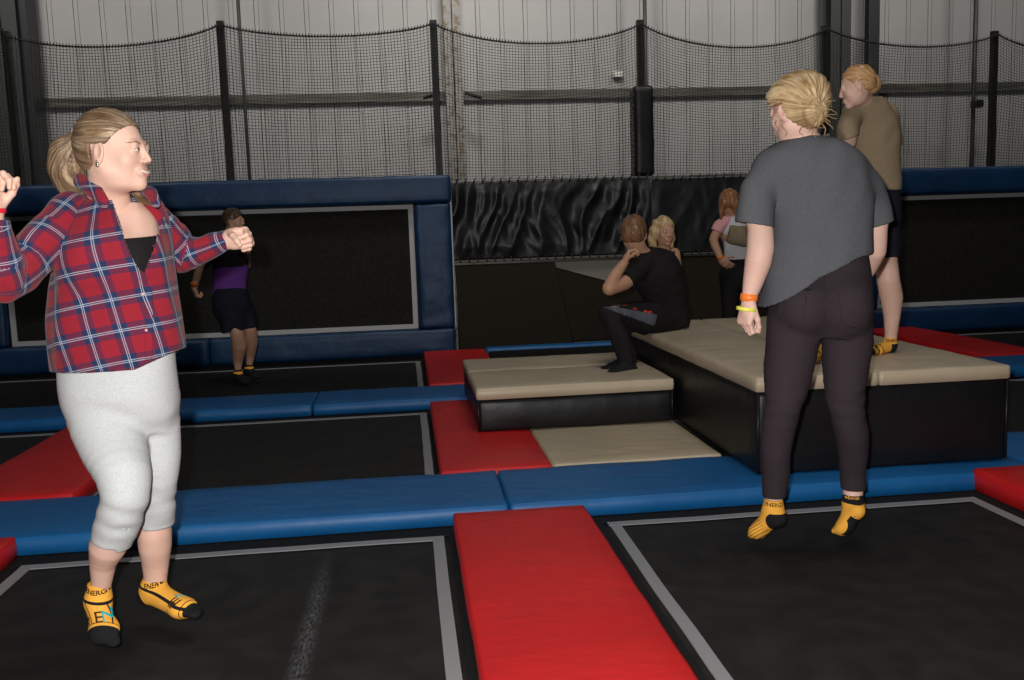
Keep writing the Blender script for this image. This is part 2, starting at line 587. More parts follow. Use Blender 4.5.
pad('crash_mat', 'small corner of red mat at the left frame edge, front row', 'mat', R, M_RED, -2.15, -1.60, 1.2, 3.76, 0.006, 0.098, puff=0.012, seed=6)
pad('crash_mat', 'red mat left of the flat beige mat, partly under the low platform', 'mat', R, M_RED, 0.115, 0.67, 4.37, 6.26, 0.006, 0.088, puff=0.008, seed=8)
pad('crash_mat', 'red mat behind the left leg of the grey leggings', 'mat', R, M_RED, -2.20, -1.595, 4.37, 6.33, 0.006, 0.095, puff=0.012, seed=10)
pad('crash_mat', 'small red mat directly behind the left end of the low platform', 'mat', R, M_RED, 0.125, 0.72, 6.94, 8.90, 0.006, 0.095, puff=0.012, seed=12)
pad('crash_mat', 'red mat behind the tall platform, pointing right past the khaki jumper', 'mat', R, M_RED, 4.66, 5.24, 6.96, 9.02, 0.006, 0.095, puff=0.012, seed=14)
pad('crash_mat', 'flat beige mat on the floor before the low platform', 'mat', None, M_BEIGE, 0.672, 1.535, 4.365, 6.37, 0.006, 0.09, puff=0.004, wob=0.002)
pad('crash_mat', 'black floor mat behind the two platforms', 'mat', None, M_FRAME, 0.75, 4.6, 7.1, 8.88, -0.02, 0.07)
pad('crash_mat', 'narrow blue mat at the foot of the dark mesh screens', 'mat', None, M_BLUE, 0.74, 4.5, 8.90, 9.09, 0.0, 0.09)

# ------------------------------------------------------------------ platforms
def platform(label, x0, x1, y0, y1, z0, z1, th, split, sp_axis, over=0.02):
    r = empty('foam_platform', ((x0 + x1) / 2, (y0 + y1) / 2, z0), label, 'platform')
    link_mesh('body', soft_box(x0, x1, y0, y1, z0, z1 - th, r=0.02, puff=0.008, wob=0.004, wf=4, axis=1, seed=x0), M_BLACKV, r)
    # piping down the corners
    for X, Y in ((x0, y0), (x1, y0), (x0, y1), (x1, y1)):
        mb = MB()
        mb.tube([(X + (0.004 if X == x0 else -0.004), Y + (0.004 if Y == y0 else -0.004), z0 + 0.01), (X + (0.004 if X == x0 else -0.004), Y + (0.004 if Y == y0 else -0.004), z1 - th)], 0.007, 6)
        mb.build('piping', M_BLACKV, r, True)
    xs = [x0 - over, split, x1 + over] if sp_axis == 0 else [x0 - over, x1 + over]
    ys = [y0 - over, split, y1 + over] if sp_axis == 1 else [y0 - over, y1 + over]
    for i in range(len(xs) - 1):
        for j in range(len(ys) - 1):
            link_mesh('top_mat', soft_box(xs[i] + 0.001, xs[i + 1] - 0.001, ys[j] + 0.001, ys[j + 1] - 0.001, z1 - th, z1, r=0.014, puff=0.004, wob=0.003, wf=5, seed=i + j), M_BEIGE, r)
    return r


platform('tall black foam platform with a beige top under the khaki jumper', 1.55, 2.77, 3.94, 6.50, 0.090, 0.545, 0.068, 2.13, 0, 0.01)
platform('low black foam platform with a beige top under the feet of the seated man', 0.365, 1.51, 5.14, 6.34, 0.097, 0.355, 0.07, 5.78, 1, 0.01)

# ------------------------------------------------------------------ wall trampolines
def wall_tramp(label, xl0, xl1, xr0, xr1, zb0, zb1, zt0, zt1, seams):
    """outer left, inner left, inner right, outer right; bottom pad z, top pad z"""
    r = empty('wall_trampoline', ((xl0 + xr1) / 2, 9.3, 0.0), label, 'trampoline')
    mb = MB().box(xl0 + 0.04, xr1 - 0.01, 9.24, 9.34, -0.8, zt1 - 0.03)
    mb.build('frame', M_FRAME, r)
    mb = MB().box(xl1 - 0.05, xr0 + 0.05, 9.19, 9.20, zb1 - 0.05, zt0 + 0.05)
    mb.build('jumping_mat', M_WMAT, r)
    mb = MB()
    t = 0.05
    mb.box(xl1 + 0.01, xr0 - 0.0, 9.176, 9.19, zb1 + 0.005, zb1 + t)
    mb.box(xl1 + 0.01, xr0 - 0.0, 9.176, 9.19, zt0 - t, zt0 - 0.008)
    mb.box(xl1 + 0.01, xl1 + 0.01 + t, 9.176, 9.189, zb1 + t, zt0 - t)
    mb.box(xr0 - t, xr0 - 0.0, 9.176, 9.189, zb1 + t, zt0 - t)
    mb.build('border_webbing', M_TAPEW, r)
    xs = [xl0] + seams + [xr1]
    for a, b in zip(xs, xs[1:]):
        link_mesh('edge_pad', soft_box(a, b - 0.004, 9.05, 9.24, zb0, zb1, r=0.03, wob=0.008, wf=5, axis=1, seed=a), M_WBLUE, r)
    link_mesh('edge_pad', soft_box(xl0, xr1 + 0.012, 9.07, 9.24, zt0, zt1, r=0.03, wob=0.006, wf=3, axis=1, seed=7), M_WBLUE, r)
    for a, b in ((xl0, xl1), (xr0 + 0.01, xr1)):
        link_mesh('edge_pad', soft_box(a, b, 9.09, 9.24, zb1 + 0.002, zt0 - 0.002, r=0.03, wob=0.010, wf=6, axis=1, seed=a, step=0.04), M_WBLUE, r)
    mb = MB().box(xr1 + 0.0, xr1 + 0.012, 9.12, 9.24, 0.3, zt0)
    mb.build('edge_strip', M_TAPEW, r)


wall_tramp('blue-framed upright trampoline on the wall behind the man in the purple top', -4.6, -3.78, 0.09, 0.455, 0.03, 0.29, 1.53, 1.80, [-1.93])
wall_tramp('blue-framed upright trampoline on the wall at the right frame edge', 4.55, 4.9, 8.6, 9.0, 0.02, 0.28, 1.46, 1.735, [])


# ------------------------------------------------------------------ black vinyl curtains and mesh screens between them
def curtain(label, x0, x1, z0, z1, amp, seed):
    nx, nz = int((x1 - x0) / 0.018), 44
    V = []; F = []
    for side in (0, 1):
        for j in range(nz + 1):
            for i in range(nx + 1):
                u = i / nx; v = j / nz
                X = x0 + (x1 - x0) * u; Z = z0 + (z1 - z0) * v
                e = min(1.0, 6 * v, 6 * (1 - v)) 
                # gathered creases hanging from the eyelets, wandering and leaning
                wx = 0.16 * mnoise.noise(Vector((X * 1.3 + seed, Z * 1.7, seed + 8)))
                s1 = mnoise.noise(Vector(((X + wx) * 5.0 - 1.2 * (Z - 1.3) + seed, Z * 0.7, seed)))
                s2 = mnoise.noise(Vector(((X + wx) * 11.0 + 3.5 * (Z - 1.3) + seed, Z * 1.5, seed + 3)))
                s3 = mnoise.noise(Vector((X * 2.0 + 2.6 * (Z - 1.3), Z * 2.2, seed + 5)))
                d = amp * e * ((1.0 - abs(s1) * 3.0) * 0.7 + 0.32 * s2 + 0.5 * s3)
                V.append((X, 9.22 - d + side * 0.006, Z))
    N = (nx + 1) * (nz + 1)
    for j in range(nz):
        for i in range(nx):
            a = j * (nx + 1) + i
            F.append((a, a + 1, a + nx + 2, a + nx + 1))
            F.append((N + a, N + a + nx + 1, N + a + nx + 2, N + a + 1))
    for i in range(nx):
        F.append((i, N + i, N + i + 1, i + 1))
        a = nz * (nx + 1) + i
        F.append((a, a + 1, N + a + 1, N + a))
    me = bpy.data.meshes.new('curtain'); me.from_pydata(V, [], F)
    r = empty('vinyl_curtain', ((x0 + x1) / 2, 9.22, z0), label, 'curtain', 'black vinyl covers laced below the net')
    link_mesh('sheet', me, M_CURT, r)
    n = int((x1 - x0) / 0.085)
    for k in range(n):
        X = x0 + (k + 0.5) * (x1 - x0) / n
        mb = MB()
        mb.tube([(X, 9.215, z1 - 0.03), (X + 0.012, 9.2, z1 + 0.012), (X + 0.03, 9.23, z1 + 0.03)], 0.006, 5)
        mb.build('lacing_loop', M_POST, r, True)
        mb = MB()
        mb.tube([(X, 9.215, z0 + 0.03), (X + 0.012, 9.2, z0 - 0.012), (X + 0.03, 9.23, z0 - 0.02)], 0.006, 5)
        mb.build('lacing_loop', M_POST, r, True)


curtain('creased shiny black vinyl cover between the blue wall frame and the seated man', 0.475, 2.50, 0.955, 1.735, 0.055, 1.0)
curtain('dark black vinyl cover behind the pink-sleeved woman', 2.51, 4.54, 0.945, 1.715, 0.012, 5.0)
mb = MB().box(0.475, 4.54, 9.26, 9.31, 0.90, 0.93, 0.004)
mb.box(0.475, 4.54, 9.26, 9.31, 1.70, 1.74, 0.004)
o = mb.build('rail', M_GALV, origin=(2.5, 9.28, 0.9))
tag(o, 'thin grey metal rail along the bottom of the black vinyl covers', 'rail')


def screen(label, pts, y_off=0.0):
    """pts: outline (x, z, y) front face"""
    bm = bmesh.new()
    f0 = [bm.verts.new((p[0], p[2], p[1])) for p in pts]
    f1 = [bm.verts.new((p[0], p[2] + 0.03, p[1])) for p in pts]
    bm.faces.new(f0); bm.faces.new(f1[::-1])
    n = len(pts)
    for i in range(n):
        bm.faces.new((f0[i], f0[(i + 1) % n], f1[(i + 1) % n], f1[i]))
    bmesh.ops.recalc_face_normals(bm, faces=bm.faces)
    me = bpy.data.meshes.new('s'); bm.to_mesh(me); bm.free()
    r = empty('mesh_screen', (pts[0][0], pts[0][2], pts[0][1]), label, 'screen', 'dark mesh screens below the vinyl covers')
    link_mesh('panel', me, M_SCREEN, r, smooth=False)
    mb = MB()
    mb.tube([(p[0], p[2] + 0.01, p[1]) for p in pts + [pts[0]]], 0.013, 6)
    mb.build('hem', M_FRAME, r, True)


screen('upright dark mesh screen right beside the blue wall frame', [(0.49, 0.07, 9.10), (1.64, 0.07, 9.10), (1.49, 0.90, 9.22), (0.49, 0.90, 9.22)])
screen('sloping dark mesh screen behind the knees of the seated man', [(1.642, 0.10, 9.12), (2.30, 0.10, 9.12), (2.30, 0.60, 9.14), (1.51, 0.84, 9.21)])
screen('dark mesh screen behind the back of the seated man', [(2.305, 0.10, 9.16), (4.52, 0.10, 9.16), (4.52, 0.90, 9.24), (2.40, 0.90, 9.24), (2.305, 0.70, 9.23)])
o = MB().box(0.5, 4.5, 9.35, 9.38, 0.02, 1.2).build('backing_board', M_PLY, origin=(2.5, 9.36, 0.02))
tag(o, 'pale board showing in the gap below the shiny black cover', 'board')
# small fittings on the wall
o = MB().box(vx(620, 68, 10.6), vx(629, 68, 10.6), 10.93, 11.0, at(620, 72, 10.6)[2], at(620, 66, 10.6)[2], 0.004).build('junction_box', M_WHITEP)
tag(o, 'small pale box on the cladding left of the padded post sleeve', 'box')
pts = [at(668 + dx, 91 + dy, 10.96) for dx, dy in ((-1, 0), (0, -3), (4, -5), (9, -4), (12, -1), (14, 0))]
o = MB().tube(pts, 0.006, 5).build('cable', M_POST, smooth=True)
tag(o, 'short black loop of cable above the wall rail', 'cable')
o = MB().box(vx(971, 104, 10.55), vx(981, 104, 10.55), 10.48, 10.58, at(975, 108, 10.55)[2], at(975, 100, 10.55)[2], 0.02).build('pipe_clamp', M_POST)
tag(o, 'dark clamp on the thin pipe under the rail at right', 'clamp')

# ================================================================== figure modelling: distance fields turned into smooth meshes
U = np.array([CM[0][0], CM[0][1], 0.0]); U /= np.linalg.norm(U)      # level direction to the photographer's right
W = np.array([0, 0, 1.0])
V = np.cross(W, U)                                                  # level direction away from the photographer


def nrm(v):
    v = np.asarray(v, float)
    return v / np.linalg.norm(v)


class Field:
    def __init__(s, lo, hi, h):
        s.lo = np.asarray(lo, float); s.h = h
        s.n = np.ceil((np.asarray(hi) - s.lo) / h).astype(int) + 1
        s.ax = [s.lo[a] + h * np.arange(s.n[a]) for a in range(3)]
        s.D = np.full(s.n, 1.0, np.float32)

    def win(s, lo, hi):
        i0 = np.clip(np.floor((np.asarray(lo) - s.lo) / s.h).astype(int), 0, s.n)
        i1 = np.clip(np.ceil((np.asarray(hi) - s.lo) / s.h).astype(int) + 1, 0, s.n)
        sl = tuple(slice(a, b) for a, b in zip(i0, i1))
        X = s.ax[0][sl[0]][:, None, None]; Y = s.ax[1][sl[1]][None, :, None]; Z = s.ax[2][sl[2]][None, None, :]
        return sl, X, Y, Z

    def put(s, sl, d, k, op):
        a = s.D[sl]
        if a.size == 0: return
        if op == 'add':
            if k > 0:
                hh = np.maximum(k - np.abs(a - d), 0) / k
                s.D[sl] = np.minimum(a, d) - hh * hh * k * 0.25
            else:
                s.D[sl] = np.minimum(a, d)
        else:
            d = -d
            if k > 0:
                hh = np.maximum(k - np.abs(a - d), 0) / k
                s.D[sl] = np.maximum(a, d) + hh * hh * k * 0.25
            else:
                s.D[sl] = np.maximum(a, d)

    def chain(s, pts, k=0.02, sq=None, op='add'):
        """tapering limb through pts [(xyz, r), ...]; sq=(axis, factor): thickness along the axis is factor x radius"""
        C_ = np.array([q[0] for q in pts], float); rr = [float(q[1]) for q in pts]
        if len(pts) > 2:                                  # round the bends and tapers a little
            Cs, rs = [C_[0]], [rr[0]]
            for i in range(1, len(pts) - 1):
                for t in (-0.3, 0.0, 0.3):
                    j = i + (1 if t > 0 else -1); w_ = abs(t)
                    q = C_[i] * (1 - w_) + C_[j] * w_; r_ = rr[i] * (1 - w_) + rr[j] * w_
                    if t == 0:
                        q = C_[i] * 0.8 + 0.1 * (C_[i - 1] * 0.3 + C_[i] * 0.7) + 0.1 * (C_[i + 1] * 0.3 + C_[i] * 0.7)
                        r_ = rr[i]
                    Cs.append(q); rs.append(r_)
            Cs.append(C_[-1]); rs.append(rr[-1])
            C_, rr = np.array(Cs), rs
        R = max(rr) * max(1.0, sq[1] if sq else 1.0) + k + 3 * s.h
        sl, X, Y, Z = s.win(C_.min(0) - R, C_.max(0) + R)
        if s.D[sl].size == 0: return s
        X, Y, Z = np.float32(X), np.float32(Y), np.float32(Z)
        dm = None
        for i in range(len(C_) - 1):
            a, b, ra, rb = C_[i], C_[i + 1], rr[i], rr[i + 1]
            px, py, pz = X - np.float32(a[0]), Y - np.float32(a[1]), Z - np.float32(a[2])
            ab = b - a
            if sq:
                ax, f = nrm(sq[0]), sq[1]
                g = 1 / f - 1
                t_ = px * ax[0] + py * ax[1] + pz * ax[2]
                px, py, pz = px + g * t_ * ax[0], py + g * t_ * ax[1], pz + g * t_ * ax[2]
                ab = ab + g * np.dot(ab, ax) * ax
            L2 = float(ab @ ab) + 1e-12
            t = np.clip((px * ab[0] + py * ab[1] + pz * ab[2]) / L2, 0, 1)
            d = np.sqrt((px - t * ab[0]) ** 2 + (py - t * ab[1]) ** 2 + (pz - t * ab[2]) ** 2) - (ra + (rb - ra) * t)
            if sq and sq[1] < 1: d = d * (0.5 + 0.5 * sq[1])
            dm = d if dm is None else np.minimum(dm, d)
        s.put(sl, dm, k, op)
        return s

    def cone(s, a, b, ra, rb, k=0.02, sq=None, op='add'):
        return s.chain([(a, ra), (b, rb)], k, sq, op)

    def ell(s, c, r, R=None, k=0.02, op='add'):
        c = np.asarray(c, float); r = np.asarray(r, float)
        B = r.max() + k + 3 * s.h
        sl, X, Y, Z = s.win(c - B, c + B)
        px, py, pz = X - c[0], Y - c[1], Z - c[2]
        if R is not None:
            q = [px * R[i][0] + py * R[i][1] + pz * R[i][2] for i in range(3)]
        else:
            q = [px, py, pz]
        k0 = np.sqrt((q[0] / r[0]) ** 2 + (q[1] / r[1]) ** 2 + (q[2] / r[2]) ** 2)
        k1 = np.sqrt((q[0] / r[0] ** 2) ** 2 + (q[1] / r[1] ** 2) ** 2 + (q[2] / r[2] ** 2) ** 2) + 1e-9
        s.put(sl, k0 * (k0 - 1) / k1, k, op)
        return s

    def loft(s, st, k=0.02, p=2.2, op='add'):
        """st: [(centre xyz, half width along U, half depth along V)] stations by height; capped at the ends"""
        st = sorted(st, key=lambda q: q[0][2])
        zs = np.array([q[0][2] for q in st])
        zz = np.linspace(zs[0], zs[-1], 160)

        def sm(vals):
            vals = np.array(vals, float)
            sl_ = np.gradient(vals, zs)
            i = np.clip(np.searchsorted(zs, zz) - 1, 0, len(zs) - 2)
            hgt = zs[i + 1] - zs[i]; t = (zz - zs[i]) / hgt
            return ((2 * t ** 3 - 3 * t ** 2 + 1) * vals[i] + (t ** 3 - 2 * t ** 2 + t) * hgt * sl_[i] * 0.8 +
                    (-2 * t ** 3 + 3 * t ** 2) * vals[i + 1] + (t ** 3 - t ** 2) * hgt * sl_[i + 1] * 0.8)
        cu = sm([np.dot(q[0], U) for q in st]); cv = sm([np.dot(q[0], V) for q in st])
        aa = sm([q[1] for q in st]); bb = sm([q[2] for q in st])
        B = max(aa.max(), bb.max()) + k + 3 * s.h
        cs = np.array([q[0] for q in st])
        sl, X, Y, Z = s.win(cs.min(0) - B, cs.max(0) + B)
        if s.D[sl].size == 0: return s
        z1 = Z.ravel()
        f = lambda v_: np.interp(z1, zz, v_)[None, None, :]
        u = X * U[0] + Y * U[1] - f(cu); v = X * V[0] + Y * V[1] - f(cv)
        a = f(aa); b = f(bb)
        q = (np.abs(u / a) ** p + np.abs(v / b) ** p) ** (1 / p) + 1e-9
        g = np.sqrt((u / a ** 2) ** 2 + (v / b ** 2) ** 2) + 1e-6
        d = np.where(q > 0.3, q * (q - 1) / g, -0.7 * np.minimum(a, b))
        d = np.maximum(d, np.maximum(zs[0] - Z, Z - zs[-1]))
        s.put(sl, d, k, op)
        return s

    def grid(s):
        return s.ax[0][:, None, None], s.ax[1][None, :, None], s.ax[2][None, None, :]

    def plane(s, pt, n, k=0.0):
        """cut away everything on the side n points to"""
        n = nrm(n); X, Y, Z = s.grid()
        d = (X - pt[0]) * n[0] + (Y - pt[1]) * n[1] + (Z - pt[2]) * n[2]
        s.D = np.maximum(s.D, d.astype(np.float32))
        return s

    def rest_on(s, z, x0=-99, x1=99):
        """flatten where the figure rests on a level surface at height z between x0 and x1"""
        X, Y, Z = s.grid()
        s.D = np.maximum(s.D, np.minimum(np.minimum(z - Z, X - x0), x1 - X + 0 * Z) + 0 * Y).astype(np.float32)
        return s

    def cut(s, pt, n, rad):
        """like plane, but only within rad of pt"""
        n = nrm(n); X, Y, Z = s.grid()
        d = (X - pt[0]) * n[0] + (Y - pt[1]) * n[1] + (Z - pt[2]) * n[2]
        q = np.sqrt((X - pt[0]) ** 2 + (Y - pt[1]) ** 2 + (Z - pt[2]) ** 2)
        s.D = np.maximum(s.D, np.minimum(d, rad - q).astype(np.float32))
        return s

    def wrinkle(s, amp, freq, seed=0, stretch=(1, 1, 1), mask=None):
        r = np.random.default_rng(seed)
        X, Y, Z = s.grid()
        t = np.zeros(s.n, np.float32)
        for i in range(6):
            k = r.normal(size=3) * freq * np.array(stretch)
            w_ = 1.0 + 0.6 * np.sin(X * k[1] * 0.5 + Z * k[0] * 0.3 + i)
            t += (np.sin(X * k[0] + Y * k[1] + Z * k[2] + r.uniform(0, 6.28)) * w_).astype(np.float32)
        t *= amp / 3
        if mask is not None: t *= mask
        s.D += t
        return s

    def shell(s, th):
        s.D = np.maximum(s.D, -(s.D + th))
        return s

    def carve_prism(s, poly, org, front=True, Yc=None):
        """poly: outline [(u, w)] on the upright plane through org; cut a straight hole along V"""
        X, Y, Z = s.grid()
        u = (X - org[0]) * U[0] + (Y - org[1]) * U[1] + 0 * Z
        v = (X - org[0]) * V[0] + (Y - org[1]) * V[1] + 0 * Z
        w_ = Z - org[2] + 0 * X + 0 * Y
        inside = np.zeros(s.n, bool); dist = np.full(s.n, 9.0, np.float32)
        n = len(poly)
        for i in range(n):
            (x1, y1), (x2, y2) = poly[i], poly[(i + 1) % n]
            ex, ey = x2 - x1, y2 - y1
            t = np.clip(((u - x1) * ex + (w_ - y1) * ey) / (ex * ex + ey * ey), 0, 1)
            dist = np.minimum(dist, np.hypot(u - x1 - t * ex, w_ - y1 - t * ey))
            c = ((y1 > w_) != (y2 > w_)) & (u < (x2 - x1) * (w_ - y1) / ((y2 - y1) + 1e-12) + x1)
            inside ^= c
        d = np.where(inside, -dist, dist)
        if front: d = np.maximum(d, v)
        s.D = np.maximum(s.D, -d).astype(np.float32)
        return s

    def mesh(s, smooth=1):
        D = s.D
        n = np.array(D.shape)
        for a in range(3):                       # closed at the borders
            sl = [slice(None)] * 3
            for e in (0, -1):
                sl[a] = e
                D[tuple(sl)] = np.maximum(D[tuple(sl)], s.h * 0.5)
        S = D < 0
        c = np.zeros(n - 1, np.int8)
        for i in (0, 1):
            for j in (0, 1):
                for k in (0, 1):
                    c += S[i:n[0] - 1 + i, j:n[1] - 1 + j, k:n[2] - 1 + k]
        act = (c > 0) & (c < 8)
        I, J, K = np.nonzero(act)
        idx = np.full(n - 1, -1, np.int64)
        idx[I, J, K] = np.arange(len(I))
        P = np.zeros((len(I), 3)); cnt = np.zeros(len(I))
        corners = [(0, 0, 0), (1, 0, 0), (0, 1, 0), (1, 1, 0), (0, 0, 1), (1, 0, 1), (0, 1, 1), (1, 1, 1)]
        val = [D[I + a, J + b, K + g].astype(float) for a, b, g in corners]
        for e0 in range(8):
            for e1 in range(e0 + 1, 8):
                c0, c1 = np.array(corners[e0]), np.array(corners[e1])
                if np.abs(c0 - c1).sum() != 1: continue
                v0, v1 = val[e0], val[e1]
                m_ = (v0 < 0) != (v1 < 0)
                t = np.where(m_, v0 / np.where(m_, v0 - v1, 1), 0)
                P += m_[:, None] * (c0 + t[:, None] * (c1 - c0))
                cnt += m_
        P = P / cnt[:, None] + np.stack([I, J, K], 1)
        P = s.lo + s.h * P
        Q = []
        for a in range(3):
            b, g = (a + 1) % 3, (a + 2) % 3
            sl0 = [slice(None)] * 3; sl1 = [slice(None)] * 3
            sl0[a] = slice(0, n[a] - 1); sl1[a] = slice(1, n[a])
            A, Bm = S[tuple(sl0)], S[tuple(sl1)]
            ch = A != Bm
            E = np.array(np.nonzero(ch)).T
            ok = (E[:, b] > 0) & (E[:, g] > 0) & (E[:, b] < n[b] - 1) & (E[:, g] < n[g] - 1)
            E = E[ok]
            fl = A[tuple(E.T)]
            q = []
            for db, dg in ((-1, -1), (0, -1), (0, 0), (-1, 0)):
                t = E.copy(); t[:, b] += db; t[:, g] += dg
                q.append(idx[tuple(t.T)])
            q = np.stack(q, 1)
            q[~fl] = q[~fl][:, ::-1]
            Q.append(q)
        Q = np.concatenate(Q)
        Q = Q[(Q >= 0).all(1)]
        if smooth:
            e = np.concatenate([Q[:, [0, 1]], Q[:, [1, 2]], Q[:, [2, 3]], Q[:, [3, 0]]])
            for it in range(smooth):
                for lam in (0.5, -0.48):
                    sm_ = np.zeros_like(P); ct = np.zeros(len(P))
                    for ax in range(3):
                        sm_[:, ax] = np.bincount(e[:, 0], P[e[:, 1], ax], len(P)) + np.bincount(e[:, 1], P[e[:, 0], ax], len(P))
                    ct = np.bincount(e[:, 0], minlength=len(P)) + np.bincount(e[:, 1], minlength=len(P))
                    P = P + lam * (sm_ / np.maximum(ct, 1)[:, None] - P)
        return P, Q


def field_for(pts, pad_, h):
    pts = np.array(pts, float)
    return Field(pts.min(0) - pad_, pts.max(0) + pad_, h)


def make_obj(name, PQ, mats, parent, mat_fn=None, attrs=None):
    """PQ: one (P,Q) or a list of them joined in one mesh"""
    if isinstance(PQ, tuple): PQ = [PQ]
    Ps, Qs, off = [], [], 0
    for P, Q in PQ:
        Ps.append(P); Qs.append(Q + off); off += len(P)
    P = np.concatenate(Ps); Q = np.concatenate(Qs)
    org = np.array(parent.location) if parent is not None else np.zeros(3)
    me = bpy.data.meshes.new(name)
    me.vertices.add(len(P)); me.loops.add(len(Q) * 4); me.polygons.add(len(Q))
    me.vertices.foreach_set('co', (P - org).astype(np.float32).ravel())
    me.loops.foreach_set('vertex_index', Q.astype(np.int32).ravel())
    me.polygons.foreach_set('loop_start', np.arange(0, len(Q) * 4, 4, dtype=np.int32))
    me.polygons.foreach_set('loop_total', np.full(len(Q), 4, dtype=np.int32))
    if not isinstance(mats, (list, tuple)): mats = [mats]
    for m_ in mats: me.materials.append(m_)
    me.polygons.foreach_set('use_smooth', np.ones(len(Q), bool))
    if mat_fn is not None:
        me.polygons.foreach_set('material_index', mat_fn(P[Q].mean(1)).astype(np.int32))
    if attrs is not None:
        for an, fn in attrs.items():
            at_ = me.attributes.new(an, 'FLOAT_VECTOR', 'POINT')
            at_.data.foreach_set('vector', fn(P).astype(np.float32).ravel())
    me.update()
    me.validate()
    o = bpy.data.objects.new(name, me)
    COL.objects.link(o)
    o.parent = parent
    return o


def wp(px, py, Y): return at(px, py, Y)


def st(xl, xr, y, Y, ratio=0.8):
    """outline station: left and right edge seen at height y, standing at depth Y"""
    c = at((xl + xr) / 2, y, Y)
    a = (xr - xl) / 2 * m_per_px(c)
    return (c, a, a * ratio)


def lg(x1, y1, x2, y2, Y):
    """limb station from its two outline points: (centre, radius)"""
    c = at((x1 + x2) / 2, (y1 + y2) / 2, Y)
    return (c, math.hypot(x2 - x1, y2 - y1) / 2 * m_per_px(c))


# ------------------------------------------------------------------ figure materials
def skin_mat(name, c1, c2):
    m = Mat(name, c1, 0.55, 0.35)
    m.noise_color(c1, c2, 14, 4, 0.3, 0.7)
    m.b.inputs['Subsurface Weight'].default_value = 0.08
    m.b.inputs['Subsurface Radius'].default_value = (0.02, 0.008, 0.004)
    m.b.inputs['Subsurface Scale'].default_value = 0.5
    m.bump(160, 0.06, 0.001)
    return m.m


def cloth_mat(name, c1, c2, scale=60, rough=0.9, bump=0.25, fold=0.25):
    m = Mat(name, c1, rough, 0.15)
    m.noise_color(c1, c2, scale, 3, 0.35, 0.65)
    m.bump(14, fold, 0.012, 3)
    m.bump(700, bump, 0.0008, 1)
    m.b.inputs['Sheen Weight'].default_value = 0.0
    return m.m


def hair_mat(name, c1, c2, c3, scale=9):
    m = Mat(name, c1, 0.36, 0.45)
    a = m.n('ShaderNodeAttribute', _attribute_name='strand')
    mp = m.n('ShaderNodeMapping')
    mp.inputs['Scale'].default_value = (scale, 9, 1)
    m.l(a.outputs['Vector'], mp.inputs['Vector'])
    nz = m.n('ShaderNodeTexNoise', Scale=1.0, Detail=5, Roughness=0.65)
    m.l(mp.outputs['Vector'], nz.inputs['Vector'])
    cr = m.n('ShaderNodeValToRGB')
    cr.color_ramp.elements[0].color = c1; cr.color_ramp.elements[0].position = 0.32
    cr.color_ramp.elements[1].color = c3; cr.color_ramp.elements[1].position = 0.68
    e = cr.color_ramp.elements.new(0.5); e.color = c2
    m.l(nz.outputs['Fac'], cr.inputs['Fac'])
    m.l(cr.outputs['Color'], m.b.inputs['Base Color'])
    mp2 = m.n('ShaderNodeMapping')
    mp2.inputs['Scale'].default_value = (scale * 4, 9, 1)
    m.l(a.outputs['Vector'], mp2.inputs['Vector'])
    n2 = m.n('ShaderNodeTexNoise', Scale=1.0, Detail=4)
    m.l(mp2.outputs['Vector'], n2.inputs['Vector'])
    bp = m.n('ShaderNodeBump', Strength=0.7, Distance=0.004)
    m.l(n2.outputs['Fac'], bp.inputs['Height'])
    m.l(bp.outputs['Normal'], m.b.inputs['Normal'])
    return m.m


SKIN = skin_mat('fair_skin', (0.68, 0.42, 0.32, 1), (0.74, 0.48, 0.38, 1))
SKIN_P = skin_mat('pale_skin', (0.70, 0.44, 0.35, 1), (0.76, 0.50, 0.41, 1))
SKIN_T = skin_mat('warm_skin', (0.48, 0.26, 0.16, 1), (0.55, 0.31, 0.20, 1))
M_LIP = Mat('lips', (0.58, 0.23, 0.20, 1), 0.4, 0.4).m
M_TEETH = Mat('teeth', (0.75, 0.72, 0.65, 1), 0.3, 0.5).m
M_EYE = Mat('eye_white', (0.7, 0.68, 0.65, 1), 0.2, 0.5).m
M_IRIS = Mat('iris', (0.05, 0.07, 0.08, 1), 0.15, 0.5).m
M_LASH = Mat('dark_lashes', (0.03, 0.02, 0.015, 1), 0.7, 0.2).m
M_BROW = Mat('eyebrow_hair', (0.24, 0.14, 0.08, 1), 0.8, 0.2).m
HAIR_W1 = hair_mat('dark_blonde_hair', (0.07, 0.04, 0.022, 1), (0.21, 0.13, 0.072, 1), (0.52, 0.39, 0.25, 1), 7)
HAIR_W2 = hair_mat('blonde_hair', (0.16, 0.085, 0.035, 1), (0.46, 0.30, 0.14, 1), (0.84, 0.68, 0.44, 1), 7)
HAIR_W3 = hair_mat('golden_blonde_hair', (0.30, 0.14, 0.05, 1), (0.52, 0.29, 0.12, 1), (0.75, 0.52, 0.28, 1), 6)
HAIR_R = hair_mat('ginger_hair', (0.22, 0.08, 0.03, 1), (0.36, 0.15, 0.06, 1), (0.50, 0.25, 0.11, 1), 6)
HAIR_B = hair_mat('short_brown_hair', (0.10, 0.045, 0.02, 1), (0.18, 0.085, 0.04, 1), (0.27, 0.14, 0.07, 1), 6)
HAIR_D = hair_mat('dark_brown_hair', (0.03, 0.015, 0.008, 1), (0.06, 0.03, 0.015, 1), (0.10, 0.05, 0.025, 1), 6)
HAIR_4 = hair_mat('wavy_blonde_hair', (0.30, 0.18, 0.08, 1), (0.55, 0.38, 0.18, 1), (0.75, 0.56, 0.30, 1), 5)
M_SOCKY = cloth_mat('yellow_orange_sock', (0.86, 0.40, 0.055, 1), (0.92, 0.46, 0.08, 1), 200, 0.9, 0.3, 0.05)
